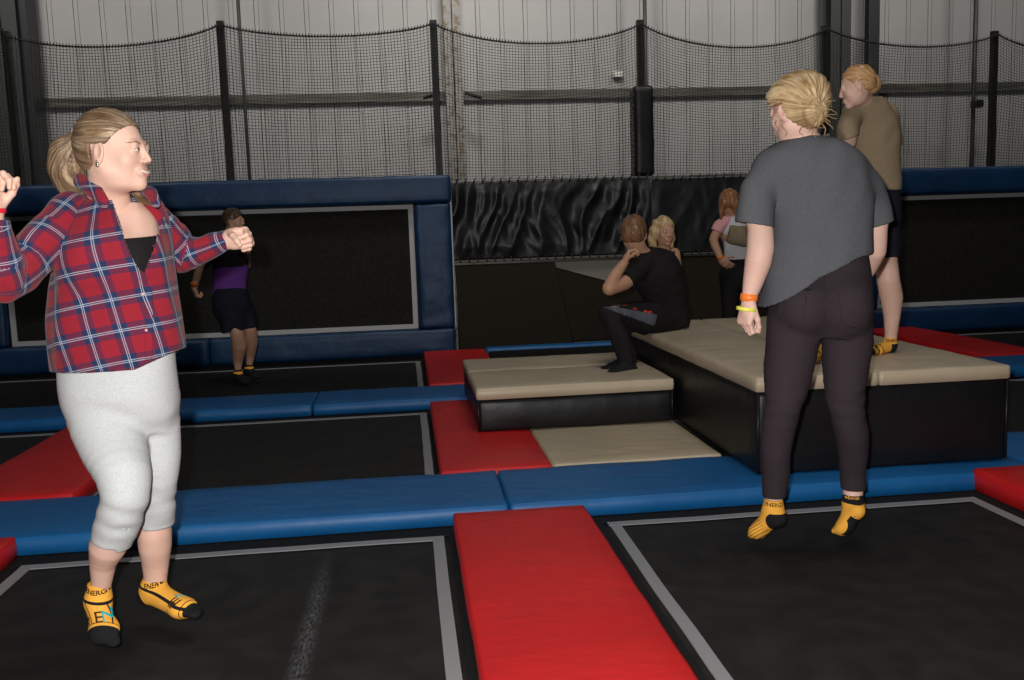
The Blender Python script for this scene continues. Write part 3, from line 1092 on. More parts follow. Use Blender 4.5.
M_SOCKB = cloth_mat('black_sock', (0.012, 0.012, 0.013, 1), (0.022, 0.022, 0.024, 1), 200, 0.9, 0.3, 0.05)
def sock_mat():
    m = Mat('orange_black_sock_knit', (0.88, 0.42, 0.06, 1), 0.9, 0.12)
    a = m.n('ShaderNodeAttribute', _attribute_name='mark')
    sp = m.n('ShaderNodeSeparateXYZ'); m.l(a.outputs['Vector'], sp.inputs[0])
    g = m.n('ShaderNodeMath', _operation='GREATER_THAN'); m.l(sp.outputs[0], g.inputs[0]); g.inputs[1].default_value = 0.0
    mx = m.n('ShaderNodeMix', _data_type='RGBA'); m.l(g.outputs[0], mx.inputs[0])
    mx.inputs[6].default_value = (0.88, 0.42, 0.06, 1); mx.inputs[7].default_value = (0.014, 0.014, 0.015, 1)
    m.l(mx.outputs[2], m.b.inputs['Base Color'])
    m.bump(600, 0.3, 0.0008, 1)
    return m.m


M_SOCK = sock_mat()
M_GREYP = cloth_mat('heather_grey_jersey', (0.58, 0.595, 0.59, 1), (0.49, 0.505, 0.50, 1), 260, 0.95, 0.35, 0.12)
M_TOPB = cloth_mat('black_jersey', (0.012, 0.010, 0.011, 1), (0.02, 0.017, 0.018, 1), 200)
M_JEANS = cloth_mat('washed_black_denim', (0.035, 0.026, 0.030, 1), (0.042, 0.031, 0.036, 1), 300, 0.85, 0.35, 0.3)
M_GREYT = cloth_mat('washed_grey_cotton', (0.094, 0.096, 0.105, 1), (0.104, 0.106, 0.115, 1), 90, 0.92, 0.3, 0.3)
M_KHAKI = cloth_mat('khaki_cotton', (0.25, 0.19, 0.12, 1), (0.28, 0.21, 0.135, 1), 90, 0.92, 0.3, 0.35)
M_NAVY = cloth_mat('navy_shorts_cloth', (0.010, 0.010, 0.018, 1), (0.016, 0.016, 0.026, 1), 60)
M_GSTRIPE = cloth_mat('dark_grey_stripe', (0.10, 0.105, 0.13, 1), (0.12, 0.125, 0.15, 1), 60)
M_PURPLE = cloth_mat('purple_jersey', (0.12, 0.035, 0.22, 1), (0.15, 0.045, 0.26, 1), 60)
M_PINK = cloth_mat('pink_jersey', (0.75, 0.36, 0.38, 1), (0.82, 0.42, 0.44, 1), 60)
M_WHITET = cloth_mat('white_jersey', (0.62, 0.60, 0.62, 1), (0.70, 0.68, 0.70, 1), 60)
M_BROWN = cloth_mat('brown_jersey', (0.09, 0.045, 0.035, 1), (0.12, 0.06, 0.045, 1), 60)
M_BANDR = Mat('red_wristband', (0.70, 0.02, 0.04, 1), 0.4, 0.5).m
M_BANDO = Mat('orange_wristband', (0.95, 0.22, 0.03, 1), 0.4, 0.5).m
M_BANDY = Mat('yellow_wristband', (0.85, 0.85, 0.10, 1), 0.4, 0.5).m
M_BTN = Mat('dark_button', (0.01, 0.01, 0.012, 1), 0.3, 0.5).m
M_BTNP = Mat('pale_button', (0.6, 0.35, 0.35, 1), 0.3, 0.5).m
M_INKD = Mat('dark_sock_print', (0.07, 0.03, 0.012, 1), 0.9, 0.1).m
M_INKC = Mat('cyan_sock_print', (0.02, 0.45, 0.50, 1), 0.9, 0.1).m
M_INKO = Mat('orange_print', (0.9, 0.4, 0.06, 1), 0.9, 0.1).m
M_REDACC = Mat('red_trim', (0.75, 0.04, 0.02, 1), 0.6, 0.3).m
M_SILVER = Mat('silver', (0.8, 0.78, 0.7, 1), 0.2, 0.5, 1.0).m


def plaid_mat():
    m = Mat('red_navy_plaid_flannel', (0.4, 0.03, 0.04, 1), 0.95, 0.1)
    a = m.n('ShaderNodeAttribute', _attribute_name='plaid')
    sp = m.n('ShaderNodeSeparateXYZ')
    m.l(a.outputs['Vector'], sp.inputs[0])

    def mth(op, x, y=None):
        nd = m.n('ShaderNodeMath', _operation=op)
        for i, v in enumerate((x, y)):
            if v is None: continue
            if isinstance(v, (int, float)): nd.inputs[i].default_value = v
            else: m.l(v, nd.inputs[i])
        return nd.outputs[0]
    res = []
    for ax in (0, 1):
        f = mth('FRACT', sp.outputs[ax])
        d = mth('ABSOLUTE', mth('SUBTRACT', f, 0.5))
        band = mth('LESS_THAN', d, 0.23)
        l1 = mth('LESS_THAN', mth('ABSOLUTE', mth('SUBTRACT', d, 0.030)), 0.013)
        thin = mth('LESS_THAN', mth('ABSOLUTE', mth('SUBTRACT', d, 0.47)), 0.012)
        res.append((band, l1, thin))
    bsum = mth('MULTIPLY', mth('ADD', res[0][0], res[1][0]), 0.5)
    cr = m.n('ShaderNodeValToRGB')
    cr.color_ramp.interpolation = 'LINEAR'
    cr.color_ramp.elements[0].color = (0.28, 0.017, 0.030, 1)
    cr.color_ramp.elements[1].color = (0.022, 0.032, 0.085, 1)
    e = cr.color_ramp.elements.new(0.5); e.color = (0.12, 0.022, 0.050, 1)
    m.l(bsum, cr.inputs['Fac'])
    ln = mth('MULTIPLY', mth('ADD', res[0][1], res[1][1]), 0.55)
    ln = mth('MINIMUM', ln, 0.85)
    mx = m.n('ShaderNodeMix', _data_type='RGBA')
    m.l(ln, mx.inputs[0]); m.l(cr.outputs['Color'], mx.inputs[6]); mx.inputs[7].default_value = (0.50, 0.56, 0.66, 1)
    mx2 = m.n('ShaderNodeMix', _data_type='RGBA')
    tf = mth('MULTIPLY', mth('MAXIMUM', res[0][2], res[1][2]), 0.25)
    m.l(tf, mx2.inputs[0]); m.l(mx.outputs[2], mx2.inputs[6]); mx2.inputs[7].default_value = (0.20, 0.02, 0.03, 1)
    m.l(mx2.outputs[2], m.b.inputs['Base Color'])
    m.bump(16, 0.3, 0.012, 3)
    m.bump(600, 0.4, 0.001, 1)
    m.b.inputs['Sheen Weight'].default_value = 0.1
    return m.m


M_PLAID = plaid_mat()


# ------------------------------------------------------------------ anatomy builders
def frame(f, up=(0, 0, 1)):
    f = nrm(f); r = nrm(np.cross(f, up)); u = np.cross(r, f)
    return r, f, u          # right, forward, up


def to_world(c, fr, s, v): return np.asarray(c) + s * (v[0] * fr[0] + v[1] * fr[1] + v[2] * fr[2])


def to_local(P, c, fr, s):
    d = (P - np.asarray(c)) / s
    return np.stack([d @ fr[0], d @ fr[1], d @ fr[2]], 1)


def head(c, f, up, s, h, neck=None, smile=False, male=False, extra=None):
    """skin of a head; local axes right, forward, up; metres for s=1. neck: list of (world point, r)"""
    fr = frame(f, up)
    G = lambda *v: to_world(c, fr, s, v)
    pts = [np.asarray(c) - 0.15 * s, np.asarray(c) + 0.15 * s] + ([q[0] for q in neck] if neck else [])
    F = field_for(pts, 0.03 + (0.06 if neck else 0), h)
    E = lambda v, r, k=0.02, op='add', R=None: F.ell(G(*v), np.array(r) * s, R or fr, k * s, op)
    E((0, -0.015, 0.030), (0.073, 0.093, 0.086))
    E((0, 0.030, -0.020), (0.060, 0.061, 0.084), 0.02)
    jw = 0.054 if male else 0.050
    E((0, 0.032, -0.064), (jw, 0.048, 0.038), 0.02)
    F.cone(G(-0.052, 0.005, -0.055), G(0, 0.075, -0.092), 0.014 * s, 0.016 * s, 0.018 * s)
    F.cone(G(0.052, 0.005, -0.055), G(0, 0.075, -0.092), 0.014 * s, 0.016 * s, 0.018 * s)
    F.ell(G(0, 0.082, -0.094), np.array((0.016, 0.013, 0.013)) * s, fr, 0.014 * s)
    for sx in (-1, 1):
        E((0.035 * sx, 0.062, -0.030 + (0.004 if smile else 0)), (0.024, 0.018, 0.022), 0.026)
        E((0.033 * sx, 0.100, 0.005), (0.017, 0.013, 0.010), 0.014, 'sub')
        E((0.032 * sx, 0.0815, 0.003), (0.0145, 0.0105, 0.0110), 0.008)      # lids over the eyeball
    F.cone(G(-0.035, 0.080, 0.021), G(0.035, 0.080, 0.021), 0.009 * s, 0.009 * s, 0.014 * s)
    F.cone(G(0, 0.089, 0.012), G(0, 0.108, -0.024), 0.0066 * s, 0.0082 * s, 0.012 * s)
    for sx in (-1, 1):
        E((0.010 * sx, 0.101, -0.028), (0.0070, 0.009, 0.0065), 0.006)
        E((0.006 * sx, 0.106, -0.0360), (0.003, 0.004, 0.003), 0.003, 'sub')
    # mouth
    mw = 0.026 if smile else 0.020
    E((0, 0.090, -0.060), (mw + 0.004, 0.012, 0.018), 0.012)
    # ears
    for sx in (-1, 1):
        er = (nrm(fr[0] * sx + -0.35 * fr[1]), nrm(fr[1] + 0.35 * sx * fr[0] * 0), nrm(fr[2] - 0.15 * fr[1]))
        F.ell(G(0.075 * sx, -0.004, -0.010), np.array((0.0085, 0.020, 0.032)) * s, er, 0.008 * s)
        F.ell(G(0.084 * sx, -0.001, -0.004), np.array((0.005, 0.011, 0.019)) * s, er, 0.004 * s, 'sub')
    if neck:
        F.chain(neck, 0.035 * s)
    if extra: extra(F, G)
    return F, fr, G


def face_extras(parent, c, fr, s, PQ, brow=M_BROW, h=0.002, smile=False):
    """eyes, lashes, brows, lips and teeth laid on the face"""
    G = lambda *v: to_world(c, fr, s, v)
    L = to_local(PQ[0], c, fr, s)
    bvh = BVHTree.FromPolygons([Vector(v) for v in L], [list(map(int, q)) for q in PQ[1]])

    def sf(x, z, off=0.0):
        hh = bvh.ray_cast(Vector((x, 0.25, z)), Vector((0, -1, 0)), 0.3)
        return (x, (hh[0][1] if hh[0] is not None else 0.08) + off, z)
    fine = min(h, 0.002)
    for sx in (-1, 1):
        ec = sf(0.031 * sx, 0.003, -0.0022)
        F = field_for([G(*ec)], 0.018 * s, fine if h < 0.004 else 0.003)
        F.ell(G(*ec), np.array((0.0112, 0.0060, 0.0040)) * s, fr, 0)

        def mf(C, sx=sx):
            l_ = to_local(C, c, fr, s)
            return (np.hypot(l_[:, 0] - 0.031 * sx, l_[:, 2] - 0.003) < 0.0050).astype(int)
        make_obj('eye', F.mesh(1), [M_EYE, M_IRIS], parent, mf)
        F = field_for([G(*sf(0.018 * sx, 0.0, 0)), G(*sf(0.046 * sx, 0.0, 0))], 0.014 * s, fine)
        F.chain([(G(*sf(0.0175 * sx, 0.0015, 0.0005)), 0.0011 * s), (G(*sf(0.025 * sx, 0.0070, 0.0018)), 0.0014 * s), (G(*sf(0.033 * sx, 0.0080, 0.0022)), 0.0015 * s), (G(*sf(0.045 * sx, 0.0035, 0.0020)), 0.0015 * s)], 0.001)
        make_obj('eyelashes', F.mesh(1), M_LASH, parent)
        F = field_for([G(*sf(0.018 * sx, 0.022)), G(*sf(0.048 * sx, 0.02))], 0.014 * s, h)
        F.chain([(G(*sf(x_ * sx, z_)), r_ * s) for x_, z_, r_ in ((0.015, 0.0205, 0.0022), (0.019, 0.0225, 0.0027), (0.024, 0.0240, 0.0028), (0.029, 0.0252, 0.0027), (0.034, 0.0255, 0.0025), (0.039, 0.0248, 0.0023), (0.044, 0.0230, 0.0020), (0.048, 0.0205, 0.0015))], 0.002)
        make_obj('eyebrow', F.mesh(1), brow, parent)
    mw = 0.029 if smile else 0.021
    zc = -0.0545 if smile else -0.0600
    zu, zl = (-0.0545, -0.0690) if smile else (-0.0575, -0.0650)
    if smile:
        F = field_for([G(*sf(-0.02, -0.061)), G(*sf(0.02, -0.061))], 0.016 * s, fine)
        F.chain([(G(*sf(x_, -0.0605 + 9 * x_ * x_, -0.0005)), 0.0050 * s * (1 - 700 * x_ * x_)) for x_ in (-0.021, -0.012, 0, 0.012, 0.021)], 0.002)
        make_obj('teeth', F.mesh(1), M_TEETH, parent)
    F = field_for([G(*sf(-mw, -0.06)), G(*sf(mw, -0.06))], 0.02 * s, fine if h < 0.004 else 0.003)
    F.chain([(G(*sf(x_ * mw, zu + (zc - zu) * abs(x_) ** 1.5, 0.0)), (0.0040 - 0.0025 * abs(x_)) * s) for x_ in (-1, -0.6, -0.25, 0, 0.25, 0.6, 1)], 0.002)
    F.chain([(G(*sf(x_ * mw, zl + (zc - zl) * abs(x_) ** 2, 0.0)), (0.0048 - 0.0033 * abs(x_)) * s) for x_ in (-1, -0.6, -0.25, 0, 0.25, 0.6, 1)], 0.001)
    make_obj('lips', F.mesh(1), M_LIP, parent)


def torso_attr(c0, R):
    def fn(P):
        d = P - np.asarray(c0)
        u = d @ U; v = d @ V
        return np.stack([np.arctan2(u, -v) * R, d[:, 2], np.zeros(len(P))], 1)
    return fn


def hair_attr(anchor, axis):
    ax = nrm(axis)
    a = nrm(np.cross(ax, (0.3, 0.2, 1))); b = np.cross(ax, a)

    def fn(P):
        d = P - np.asarray(anchor)
        x, y = d @ a, d @ b
        t = np.linalg.norm(d, axis=1)
        th = np.arctan2(y, x)
        return np.stack([np.cos(th) * 1.6, t, np.sin(th) * 7.0 * 1.0], 1)
    return fn


def strand_attr(anchor, axis, k=1.0):
    """streak coordinates that run from the hairline to the tie: constant along meridians about the axis"""
    ax = nrm(axis)
    a = nrm(np.cross(ax, (0.31, 0.22, 1))); b = np.cross(ax, a)

    def fn(P):
        d = P - np.asarray(anchor)
        th = np.arctan2(d @ b, d @ a)
        return np.stack([(th + 0.15 * np.sin(9 * th)) * k, np.linalg.norm(d, axis=1) * 1.0, 0 * th], 1)
    return fn


def hand(wr, d, n, thumb_side, s=1.0, h=0.0025, curl=(60, 80, 50), spread=0.0, thumb=(0.6, 0.75, 0.3), thumb_curl=25, forearm=None, per=None):
    """wr wrist point, d towards fingers, n palm normal, thumb_side +-1 along d x n"""
    d = nrm(d); n = nrm(np.asarray(n, float) - np.dot(n, d) * d); sd = np.cross(d, n) * thumb_side
    pts = [wr, wr + d * 0.19 * s, wr + n * 0.07 * s, wr + sd * 0.07 * s, wr - sd * 0.06 * s] + ([q[0] for q in forearm] if forearm else [])
    F = field_for(pts, 0.045 * s, h)
    Q = lambda a, b, c_: wr + s * (a * d + b * sd + c_ * n)
    sqp = (n, 0.62)
    F.cone(Q(0, 0, 0), Q(0.035, 0.004, 0.0), 0.027 * s, 0.030 * s, 0.01 * s, (n, 0.72))
    for b in (-0.024, -0.008, 0.008, 0.024):
        F.cone(Q(0.022, b * 0.85, 0), Q(0.072, b, -0.001), 0.0165 * s, 0.0150 * s, 0.010 * s, (n, 0.8))
    F.cone(Q(0.015, 0.020, 0.006), Q(0.045, 0.030, 0.008), 0.016 * s, 0.013 * s, 0.010 * s)      # thumb ball
    F.cone(Q(0.018, -0.020, 0.006), Q(0.055, -0.024, 0.004), 0.014 * s, 0.011 * s, 0.010 * s)
    lens = ((0.040, 0.024, 0.019), (0.044, 0.027, 0.020), (0.041, 0.025, 0.019), (0.032, 0.019, 0.017))
    base = ((0.076, 0.027), (0.081, 0.0092), (0.078, -0.0092), (0.070, -0.027))
    for i, (ln, (bd, bs)) in enumerate(zip(lens, base)):
        cu = (per[i] if per else curl)
        p = Q(bd, bs, -0.001); ang = 0
        r = (0.0092, 0.0084, 0.0077, 0.0066) if i < 3 else (0.0080, 0.0073, 0.0067, 0.0058)
        for j in range(3):
            ang += math.radians(cu[j] + (i - 1.5) * 3)
            sp = (1.5 - i) * spread
            dr = nrm(math.cos(ang) * d + math.sin(ang) * n + sp * sd)
            q = p + dr * ln[j] * s
            F.cone(p, q, r[j] * s, r[j + 1] * s, 0.0028 * s)
            F.ell(p - n * 0.001 * s, np.array([r[j] * 1.08] * 3) * s, None, 0.003 * s)
            p = q
    p = Q(0.028, 0.030, 0.010)
    dr = nrm(thumb[0] * d + thumb[1] * sd + thumb[2] * n)
    inward = nrm(d * 0.5 - sd * 0.9 + n * 0.35)
    for j, (ln, r0, r1) in enumerate(((0.036, 0.0125, 0.0100), (0.029, 0.0100, 0.0090), (0.020, 0.0090, 0.0070))):
        q = p + dr * ln * s
        F.cone(p, q, r0 * s, r1 * s, 0.005 * s)
        p = q
        t = math.radians(thumb_curl)
        dr = nrm(math.cos(t) * dr + math.sin(t) * inward)
    if forearm: F.chain(forearm, 0.012 * s)
    return F


def band(name, c, axis, r, w_, mat, parent, sq=None):
    """a wristband: a short open ring"""
    ax = nrm(axis); a = nrm(np.cross(ax, (0.3, 0.9, 0.2))); b = np.cross(ax, a)
    bm = bmesh.new(); rings = []
    N = 40
    for (rr, t) in ((r, -w_ / 2), (r + 0.0012, 0), (r, w_ / 2), (r - 0.0025, w_ / 2), (r - 0.0025, -w_ / 2)):
        ring = []
        for k in range(N):
            th = 2 * pi * k / N
            o_ = a * math.cos(th) * rr + b * math.sin(th) * rr
            if sq is not None:
                q_ = nrm(sq[0]); o_ = o_ + (sq[1] - 1) * np.dot(o_, q_) * q_
            ring.append(bm.verts.new(np.asarray(c) + o_ + ax * t))
        rings.append(ring)
    for i in range(5):
        A, B_ = rings[i], rings[(i + 1) % 5]
        for k in range(N):
            bm.faces.new((A[k], A[(k + 1) % N], B_[(k + 1) % N], B_[k]))
    bmesh.ops.recalc_face_normals(bm, faces=bm.faces)
    me = bpy.data.meshes.new(name); bm.to_mesh(me); bm.free()
    return link_mesh(name, me, mat, parent, True)


def foot_field(top, ank, heel, ball, toe, side, s=1.0, h=0.0035, rt=0.037):
    """a socked foot; side = level direction across the foot"""
    F = field_for([top, ank, heel, ball, toe], 0.06 * s, h)
    side = nrm(side)
    fwd = nrm(np.asarray(toe) - np.asarray(heel)); fwd = nrm(fwd - np.dot(fwd, side) * side)
    nn = np.cross(side, fwd)
    F.chain([(top, rt * s), (ank, 0.036 * s)], 0.02)
    F.chain([(ank, 0.035 * s), (heel, 0.029 * s)], 0.025 * s, (side, 0.9))
    F.chain([(heel, 0.029 * s), (ball, 0.033 * s)], 0.025 * s, (nn, 0.75))
    mid = (np.asarray(ank) * 0.45 + np.asarray(ball) * 0.55) + nn * 0.0
    F.chain([(ank, 0.034 * s), (mid, 0.034 * s), (ball, 0.036 * s)], 0.03 * s, (nn, 0.85))
    # ball and toes, wider than thick
    F.ell(ball, np.array((0.046, 0.040, 0.024)) * s, (side, fwd, nn), 0.02 * s)
    tb = np.asarray(toe)
    for q, rr in ((-0.026, 0.012), (-0.012, 0.0125), (0.002, 0.013), (0.020, 0.016)):
        F.cone(np.asarray(ball) + side * q * s, tb + side * q * 0.8 * s - fwd * (0.012 if q < 0 else 0.0) * s * (1 + abs(q) * 20), rr * 1.1 * s, rr * s, 0.012 * s, (nn, 0.8))
    return F, fwd, nn


def wrap_text(txt, size, target, org, right, up_, inward, mat, parent, name='lettering', lift=0.0010, px=None):
    """small lettering laid on the surface of target (an object): right/up axes, projected along inward"""
    cu = bpy.data.curves.new('t', 'FONT'); cu.body = txt; cu.size = size; cu.align_x = 'CENTER'; cu.align_y = 'CENTER'
    cu.offset = 0.0003
    to = bpy.data.objects.new('t', cu); COL.objects.link(to)
    me = bpy.data.meshes.new_from_object(to.evaluated_get(bpy.context.evaluated_depsgraph_get()))
    bpy.data.objects.remove(to); bpy.data.curves.remove(cu)
    bm = bmesh.new(); bm.from_mesh(me); bpy.data.meshes.remove(me)
    bmesh.ops.triangulate(bm, faces=bm.faces)
    for _ in range(2):
        bmesh.ops.subdivide_edges(bm, edges=[e for e in bm.edges if e.calc_length() > size * 0.12], cuts=1, use_grid_fill=False)
        bmesh.ops.triangulate(bm, faces=bm.faces)
    tm = target.data
    ploc = np.array(parent.location)
    bvh = BVHTree.FromPolygons([Vector(v.co) for v in tm.vertices], [list(p.vertices) for p in tm.polygons])
    right = nrm(right); up_ = nrm(up_); inward = nrm(inward)
    if px is not None:
        o_ = at(px[0], px[1], 2.2); d_ = nrm(o_ - np.array([0, 0, CAM_H]))
        org = np.array(bvh.ray_cast(Vector(o_ - ploc), Vector(d_), 4)[0]) + ploc
    org = np.asarray(org) - ploc
    root_off = np.array(target.parent.location) - ploc if target.parent else 0
    bad = []
    for v in bm.verts:
        p = org + right * v.co.x + up_ * (v.co.y) - inward * 0.06
        hit = bvh.ray_cast(Vector(p), Vector(inward), 0.16)
        if hit[0] is None: bad.append(v); continue
        v.co = hit[0] + hit[1] * lift
    bmesh.ops.delete(bm, geom=bad, context='VERTS')
    ext = bmesh.ops.extrude_face_region(bm, geom=bm.faces[:])
    bmesh.ops.translate(bm, vec=Vector(inward * 0.0015), verts=[e for e in ext['geom'] if isinstance(e, bmesh.types.BMVert)])
    me = bpy.data.meshes.new(name); bm.to_mesh(me); bm.free()
    me.materials.append(mat)
    o = bpy.data.objects.new(name, me); COL.objects.link(o); o.parent = parent
    return o

# ================================================================== woman in the plaid shirt
def person(loc, label, group=None):
    return empty('person', loc, label, 'person', group)


def build_plaid_woman():
    Y0 = 2.80
    base = at(120, 640, Y0)
    R_ = person((base[0], base[1], 0.0), 'person in red plaid shirt and grey cropped leggings bouncing with raised fists')
    MP = m_per_px(at(120, 300, Y0))
    # ---- head
    hc = at(113.5, 151, 2.76)
    f = nrm(0.99 * U - 0.10 * V + (-0.06) * W)
    up = nrm(W - 0.02 * U)
    s = 0.965
    neck = [(hc - 0.02 * U - 0.055 * W + 0.0 * V, 0.053), (at(108, 190, 2.80), 0.055), (at(110, 208, 2.83), 0.062), (at(110, 222, 2.85), 0.075)]
    F, fr, G = head(hc, f, up, s, 0.0028, neck, smile=True)
    # double the softness under the chin
    F.ell(G(0, 0.028, -0.094), np.array((0.042, 0.046, 0.020)) * s, fr, 0.02)

    def hm(C):
        L = to_local(C, hc, fr, s)
        lip = (np.abs(L[:, 0]) < 0.024) & (L[:, 1] > 0.086) & (L[:, 2] < -0.0505) & (L[:, 2] > -0.0745 + 0.35 * np.abs(L[:, 0]))
        return lip.astype(int)
    headPQ = F.mesh(1)
    # ---- torso, arms and legs under the clothes
    C = Field(at(-30, 400, Y0) - [0.0, 0.5, 0.9], at(260, 150, Y0) + [0.0, 0.5, 0.1], 0.008)
    tor = [st(90, 142, 203, 2.86, 0.7), st(80, 152, 214, 2.85, 0.65), st(72, 158, 235, 2.83, 0.75), st(66, 163, 262, 2.82, 0.78), st(64, 166, 300, 2.82, 0.75),
           st(66, 168, 340, 2.82, 0.72), st(66, 170, 370, 2.82, 0.72), st(70, 170, 410, 2.82, 0.70)]
    C.loft(tor, 0.03)
    C.ell(at(128, 262, 2.80) - V * 0.06, (0.085, 0.07, 0.075), None, 0.04)
    elR, wrR = at(-2, 284, 2.56), at(-9, 222, 2.50)
    C.chain([(at(76, 222, 2.80), 0.040), (at(54, 236, 2.74), 0.040), (at(29, 263, 2.66), 0.038), (elR, 0.036), (wrR, 0.026)], 0.01)
    elL, wrL = at(187, 261, 2.97), at(229, 240, 2.93)
    C.chain([(at(150, 220, 2.88), 0.040), (at(167, 240, 2.92), 0.038), (elL, 0.034), (wrL, 0.024)], 0.01)
    legA = [(at(98, 420, 2.80), 0.085), (at(119, 490, 2.66), 0.06), (at(110, 545, 2.74), 0.0), (at(101, 585, 2.79), 0.0)]
    C.chain([(at(98, 420, 2.80), 0.085), (at(122, 492, 2.66), 0.050), lg(98, 528, 129, 532, 2.70), lg(90, 546, 126, 546, 2.73), lg(90, 562, 116, 561, 2.76), lg(92, 584, 111, 585, 2.79), lg(90, 598, 109, 598, 2.79)], 0.02)
    C.chain([(at(158, 425, 2.86), 0.045), (at(158, 490, 2.85), 0.042), lg(140, 520, 169, 520, 2.925), lg(138, 532, 171, 532, 2.93), lg(139, 545, 171, 545, 2.94), lg(142, 560, 169, 560, 2.96), lg(144, 574, 167, 576, 2.97), lg(144, 584, 166, 586, 2.97)], 0.02)
    bodyPQ = C.mesh(1)
    # ---- hands
    s1 = 0.93
    dL = nrm(at(239, 236, 2.93) - wrL + 0.0 * V)
    HL = hand(at(227, 240, 2.93), nrm(0.98 * U + 0.10 * W - 0.15 * V), nrm(-0.85 * V - 0.50 * W), -1, s1, 0.0024, (72, 88, 62), 0.0, (0.55, 0.1, 0.85), 30,
              forearm=[(elL * 0.4 + wrL * 0.6, 0.028), (at(228, 240, 2.93), 0.024)])
    HR = hand(at(-8, 213, 2.50), nrm(0.97 * W + 0.05 * U), nrm(-0.25 * V + 0.95 * U), 1, s1, 0.0026, (55, 80, 55), 0.0, (0.7, 0.3, 0.5), 25,
              forearm=[(elR * 0.4 + wrR * 0.6, 0.031), (at(-8, 214, 2.50), 0.026)])
    nh = len(headPQ[1])
    cnt = [0]
    body = make_obj('body', [headPQ, bodyPQ, HL.mesh(1), HR.mesh(1)], [SKIN], R_)
    face_extras(R_, hc, fr, s, headPQ, smile=True)
    # ---- hair: pulled back, parted mass on the skull, tail behind
    tie = G(0, -0.104, 0.052)
    F = field_for([hc - 0.14, hc + 0.14, at(50, 140, 2.72), at(60, 205, 2.9)], 0.03, 0.0034)
    F.ell(G(0, -0.018, 0.034), np.array((0.081, 0.099, 0.090)) * s, fr, 0.0)
    F.ell(G(0, -0.03, -0.01), np.array((0.075, 0.075, 0.075)) * s, fr, 0.03)
    # cut the face opening: hairline sweeps from forehead to above the ear
    X, Yg, Z = F.grid()
    P3 = [(X - hc[0]), (Yg - hc[1]), (Z - hc[2])]
    lx = (P3[0] * fr[0][0] + P3[1] * fr[0][1] + P3[2] * fr[0][2]) / s
    ly = (P3[0] * fr[1][0] + P3[1] * fr[1][1] + P3[2] * fr[1][2]) / s
    lz = (P3[0] * fr[2][0] + P3[1] * fr[2][1] + P3[2] * fr[2][2]) / s
    line = (ly * 0.80 - (lz - 0.028) * 0.62 - 0.020 - 0.10 * np.maximum(0, 0.05 - np.abs(lx)) )      # >0 in front and below the hairline
    F.D = np.maximum(F.D, (line * s).astype(np.float32))
    cut2 = np.minimum(ly + 0.030, 0.030 - lz) + 0.0 * lx                              # keep the ear and nape clear
    F.D = np.maximum(F.D, (np.minimum(cut2, 0.014 - lz) * s).astype(np.float32))
    F.D = np.maximum(F.D, ((-0.058 - lz) * s).astype(np.float32))
    # strand relief towards the tie
    th = np.arctan2(lx, lz - 0.03 + 0 * ly)
    F.D += (0.0011 * np.sin(th * 46 + 2 * np.sin(ly * 30)) + 0.0008 * np.sin(th * 90 + 14 * ly)).astype(np.float32) * (np.abs(F.D) < 0.02)
    capPQ = F.mesh(1)
    make_obj('hair', capPQ, HAIR_W1, R_, attrs={'strand': strand_attr(tie, fr[1])})
    T = field_for([tie, at(50, 160, 2.82), at(70, 195, 2.85), at(80, 150, 2.85)], 0.09, 0.0038)
    tail = [(tie, 0.017), (at(75, 143, 2.80), 0.030), (at(66, 153, 2.81), 0.049), (at(66, 168, 2.82), 0.052), (at(70, 184, 2.83), 0.040), (at(79, 196, 2.85), 0.018)]
    T.chain(tail, 0.02, (V, 0.8))
    X, Yg, Z = T.grid()
    T.D += (0.0009 * np.sin((X * 0.8 + Yg * 0.6) * 330 + 6 * np.sin(Z * 22)) + 0.0006 * np.sin((X * 0.6 - Yg) * 700 + 9 * np.sin(Z * 30))).astype(np.float32)
    tc = at(58, 175, 2.85)

    def tail_at(P):
        d = P - tie
        ang = np.arctan2(d @ W, -(d @ U))
        return np.stack([ang * 2.2 + (d @ V) * 18, np.linalg.norm(d, axis=1), 0 * ang], 1)
    make_obj('ponytail', T.mesh(1), HAIR_W1, R_, attrs={'strand': tail_at})
    F = field_for([tie], 0.04, 0.003)
    F.ell(tie - fr[1] * 0.002, (0.020, 0.020, 0.020), None, 0)
    F.ell(tie + fr[1] * 0.012, (0.017, 0.017, 0.017), None, 0.004)
    make_obj('hair_tie', F.mesh(1), M_WHITEP, R_)
    # hair falling behind the far shoulder
    F = field_for([at(132, 190, 2.88), at(156, 208, 2.86)], 0.05, 0.004)
    F.chain([(at(130, 186, 2.90), 0.016), (at(142, 200, 2.86), 0.012), (at(154, 206, 2.82), 0.005)], 0.01)
    make_obj('hair', F.mesh(1), HAIR_W1, R_, attrs={'strand': strand_attr(at(130, 186, 2.9), U)})
    # earring
    e = G(0.083, -0.004, -0.036)
    F = field_for([e], 0.02, 0.0018)
    F.ell(e, (0.0042, 0.0042, 0.0042)); F.ell(e - W * 0.010, (0.005, 0.005, 0.006), None, 0.002)
    make_obj('earring', F.mesh(1), M_SILVER, R_)
    # ---- black top inside the shirt
    B_ = field_for([at(100, 225, 2.8), at(165, 330, 2.8)], 0.16, 0.006)
    t2 = [(c + 0, a + 0.004, b + 0.006) for c, a, b in tor[2:]]
    B_.loft(t2, 0.02)
    B_.ell(at(128, 262, 2.80) - V * 0.055, (0.088, 0.078, 0.080), None, 0.03)
    B_.plane(at(140, 236, 2.7), nrm(W * 1.0 - 0.12 * U))
    B_.plane(at(120, 335, 2.8), -W)
    make_obj('black_top', B_.mesh(1), M_TOPB, R_)
    # ---- shirt body
    S = Field(at(35, 380, Y0) - [0.03, 0.32, 0.02], at(200, 175, Y0) + [0.03, 0.32, 0.02], 0.0052)
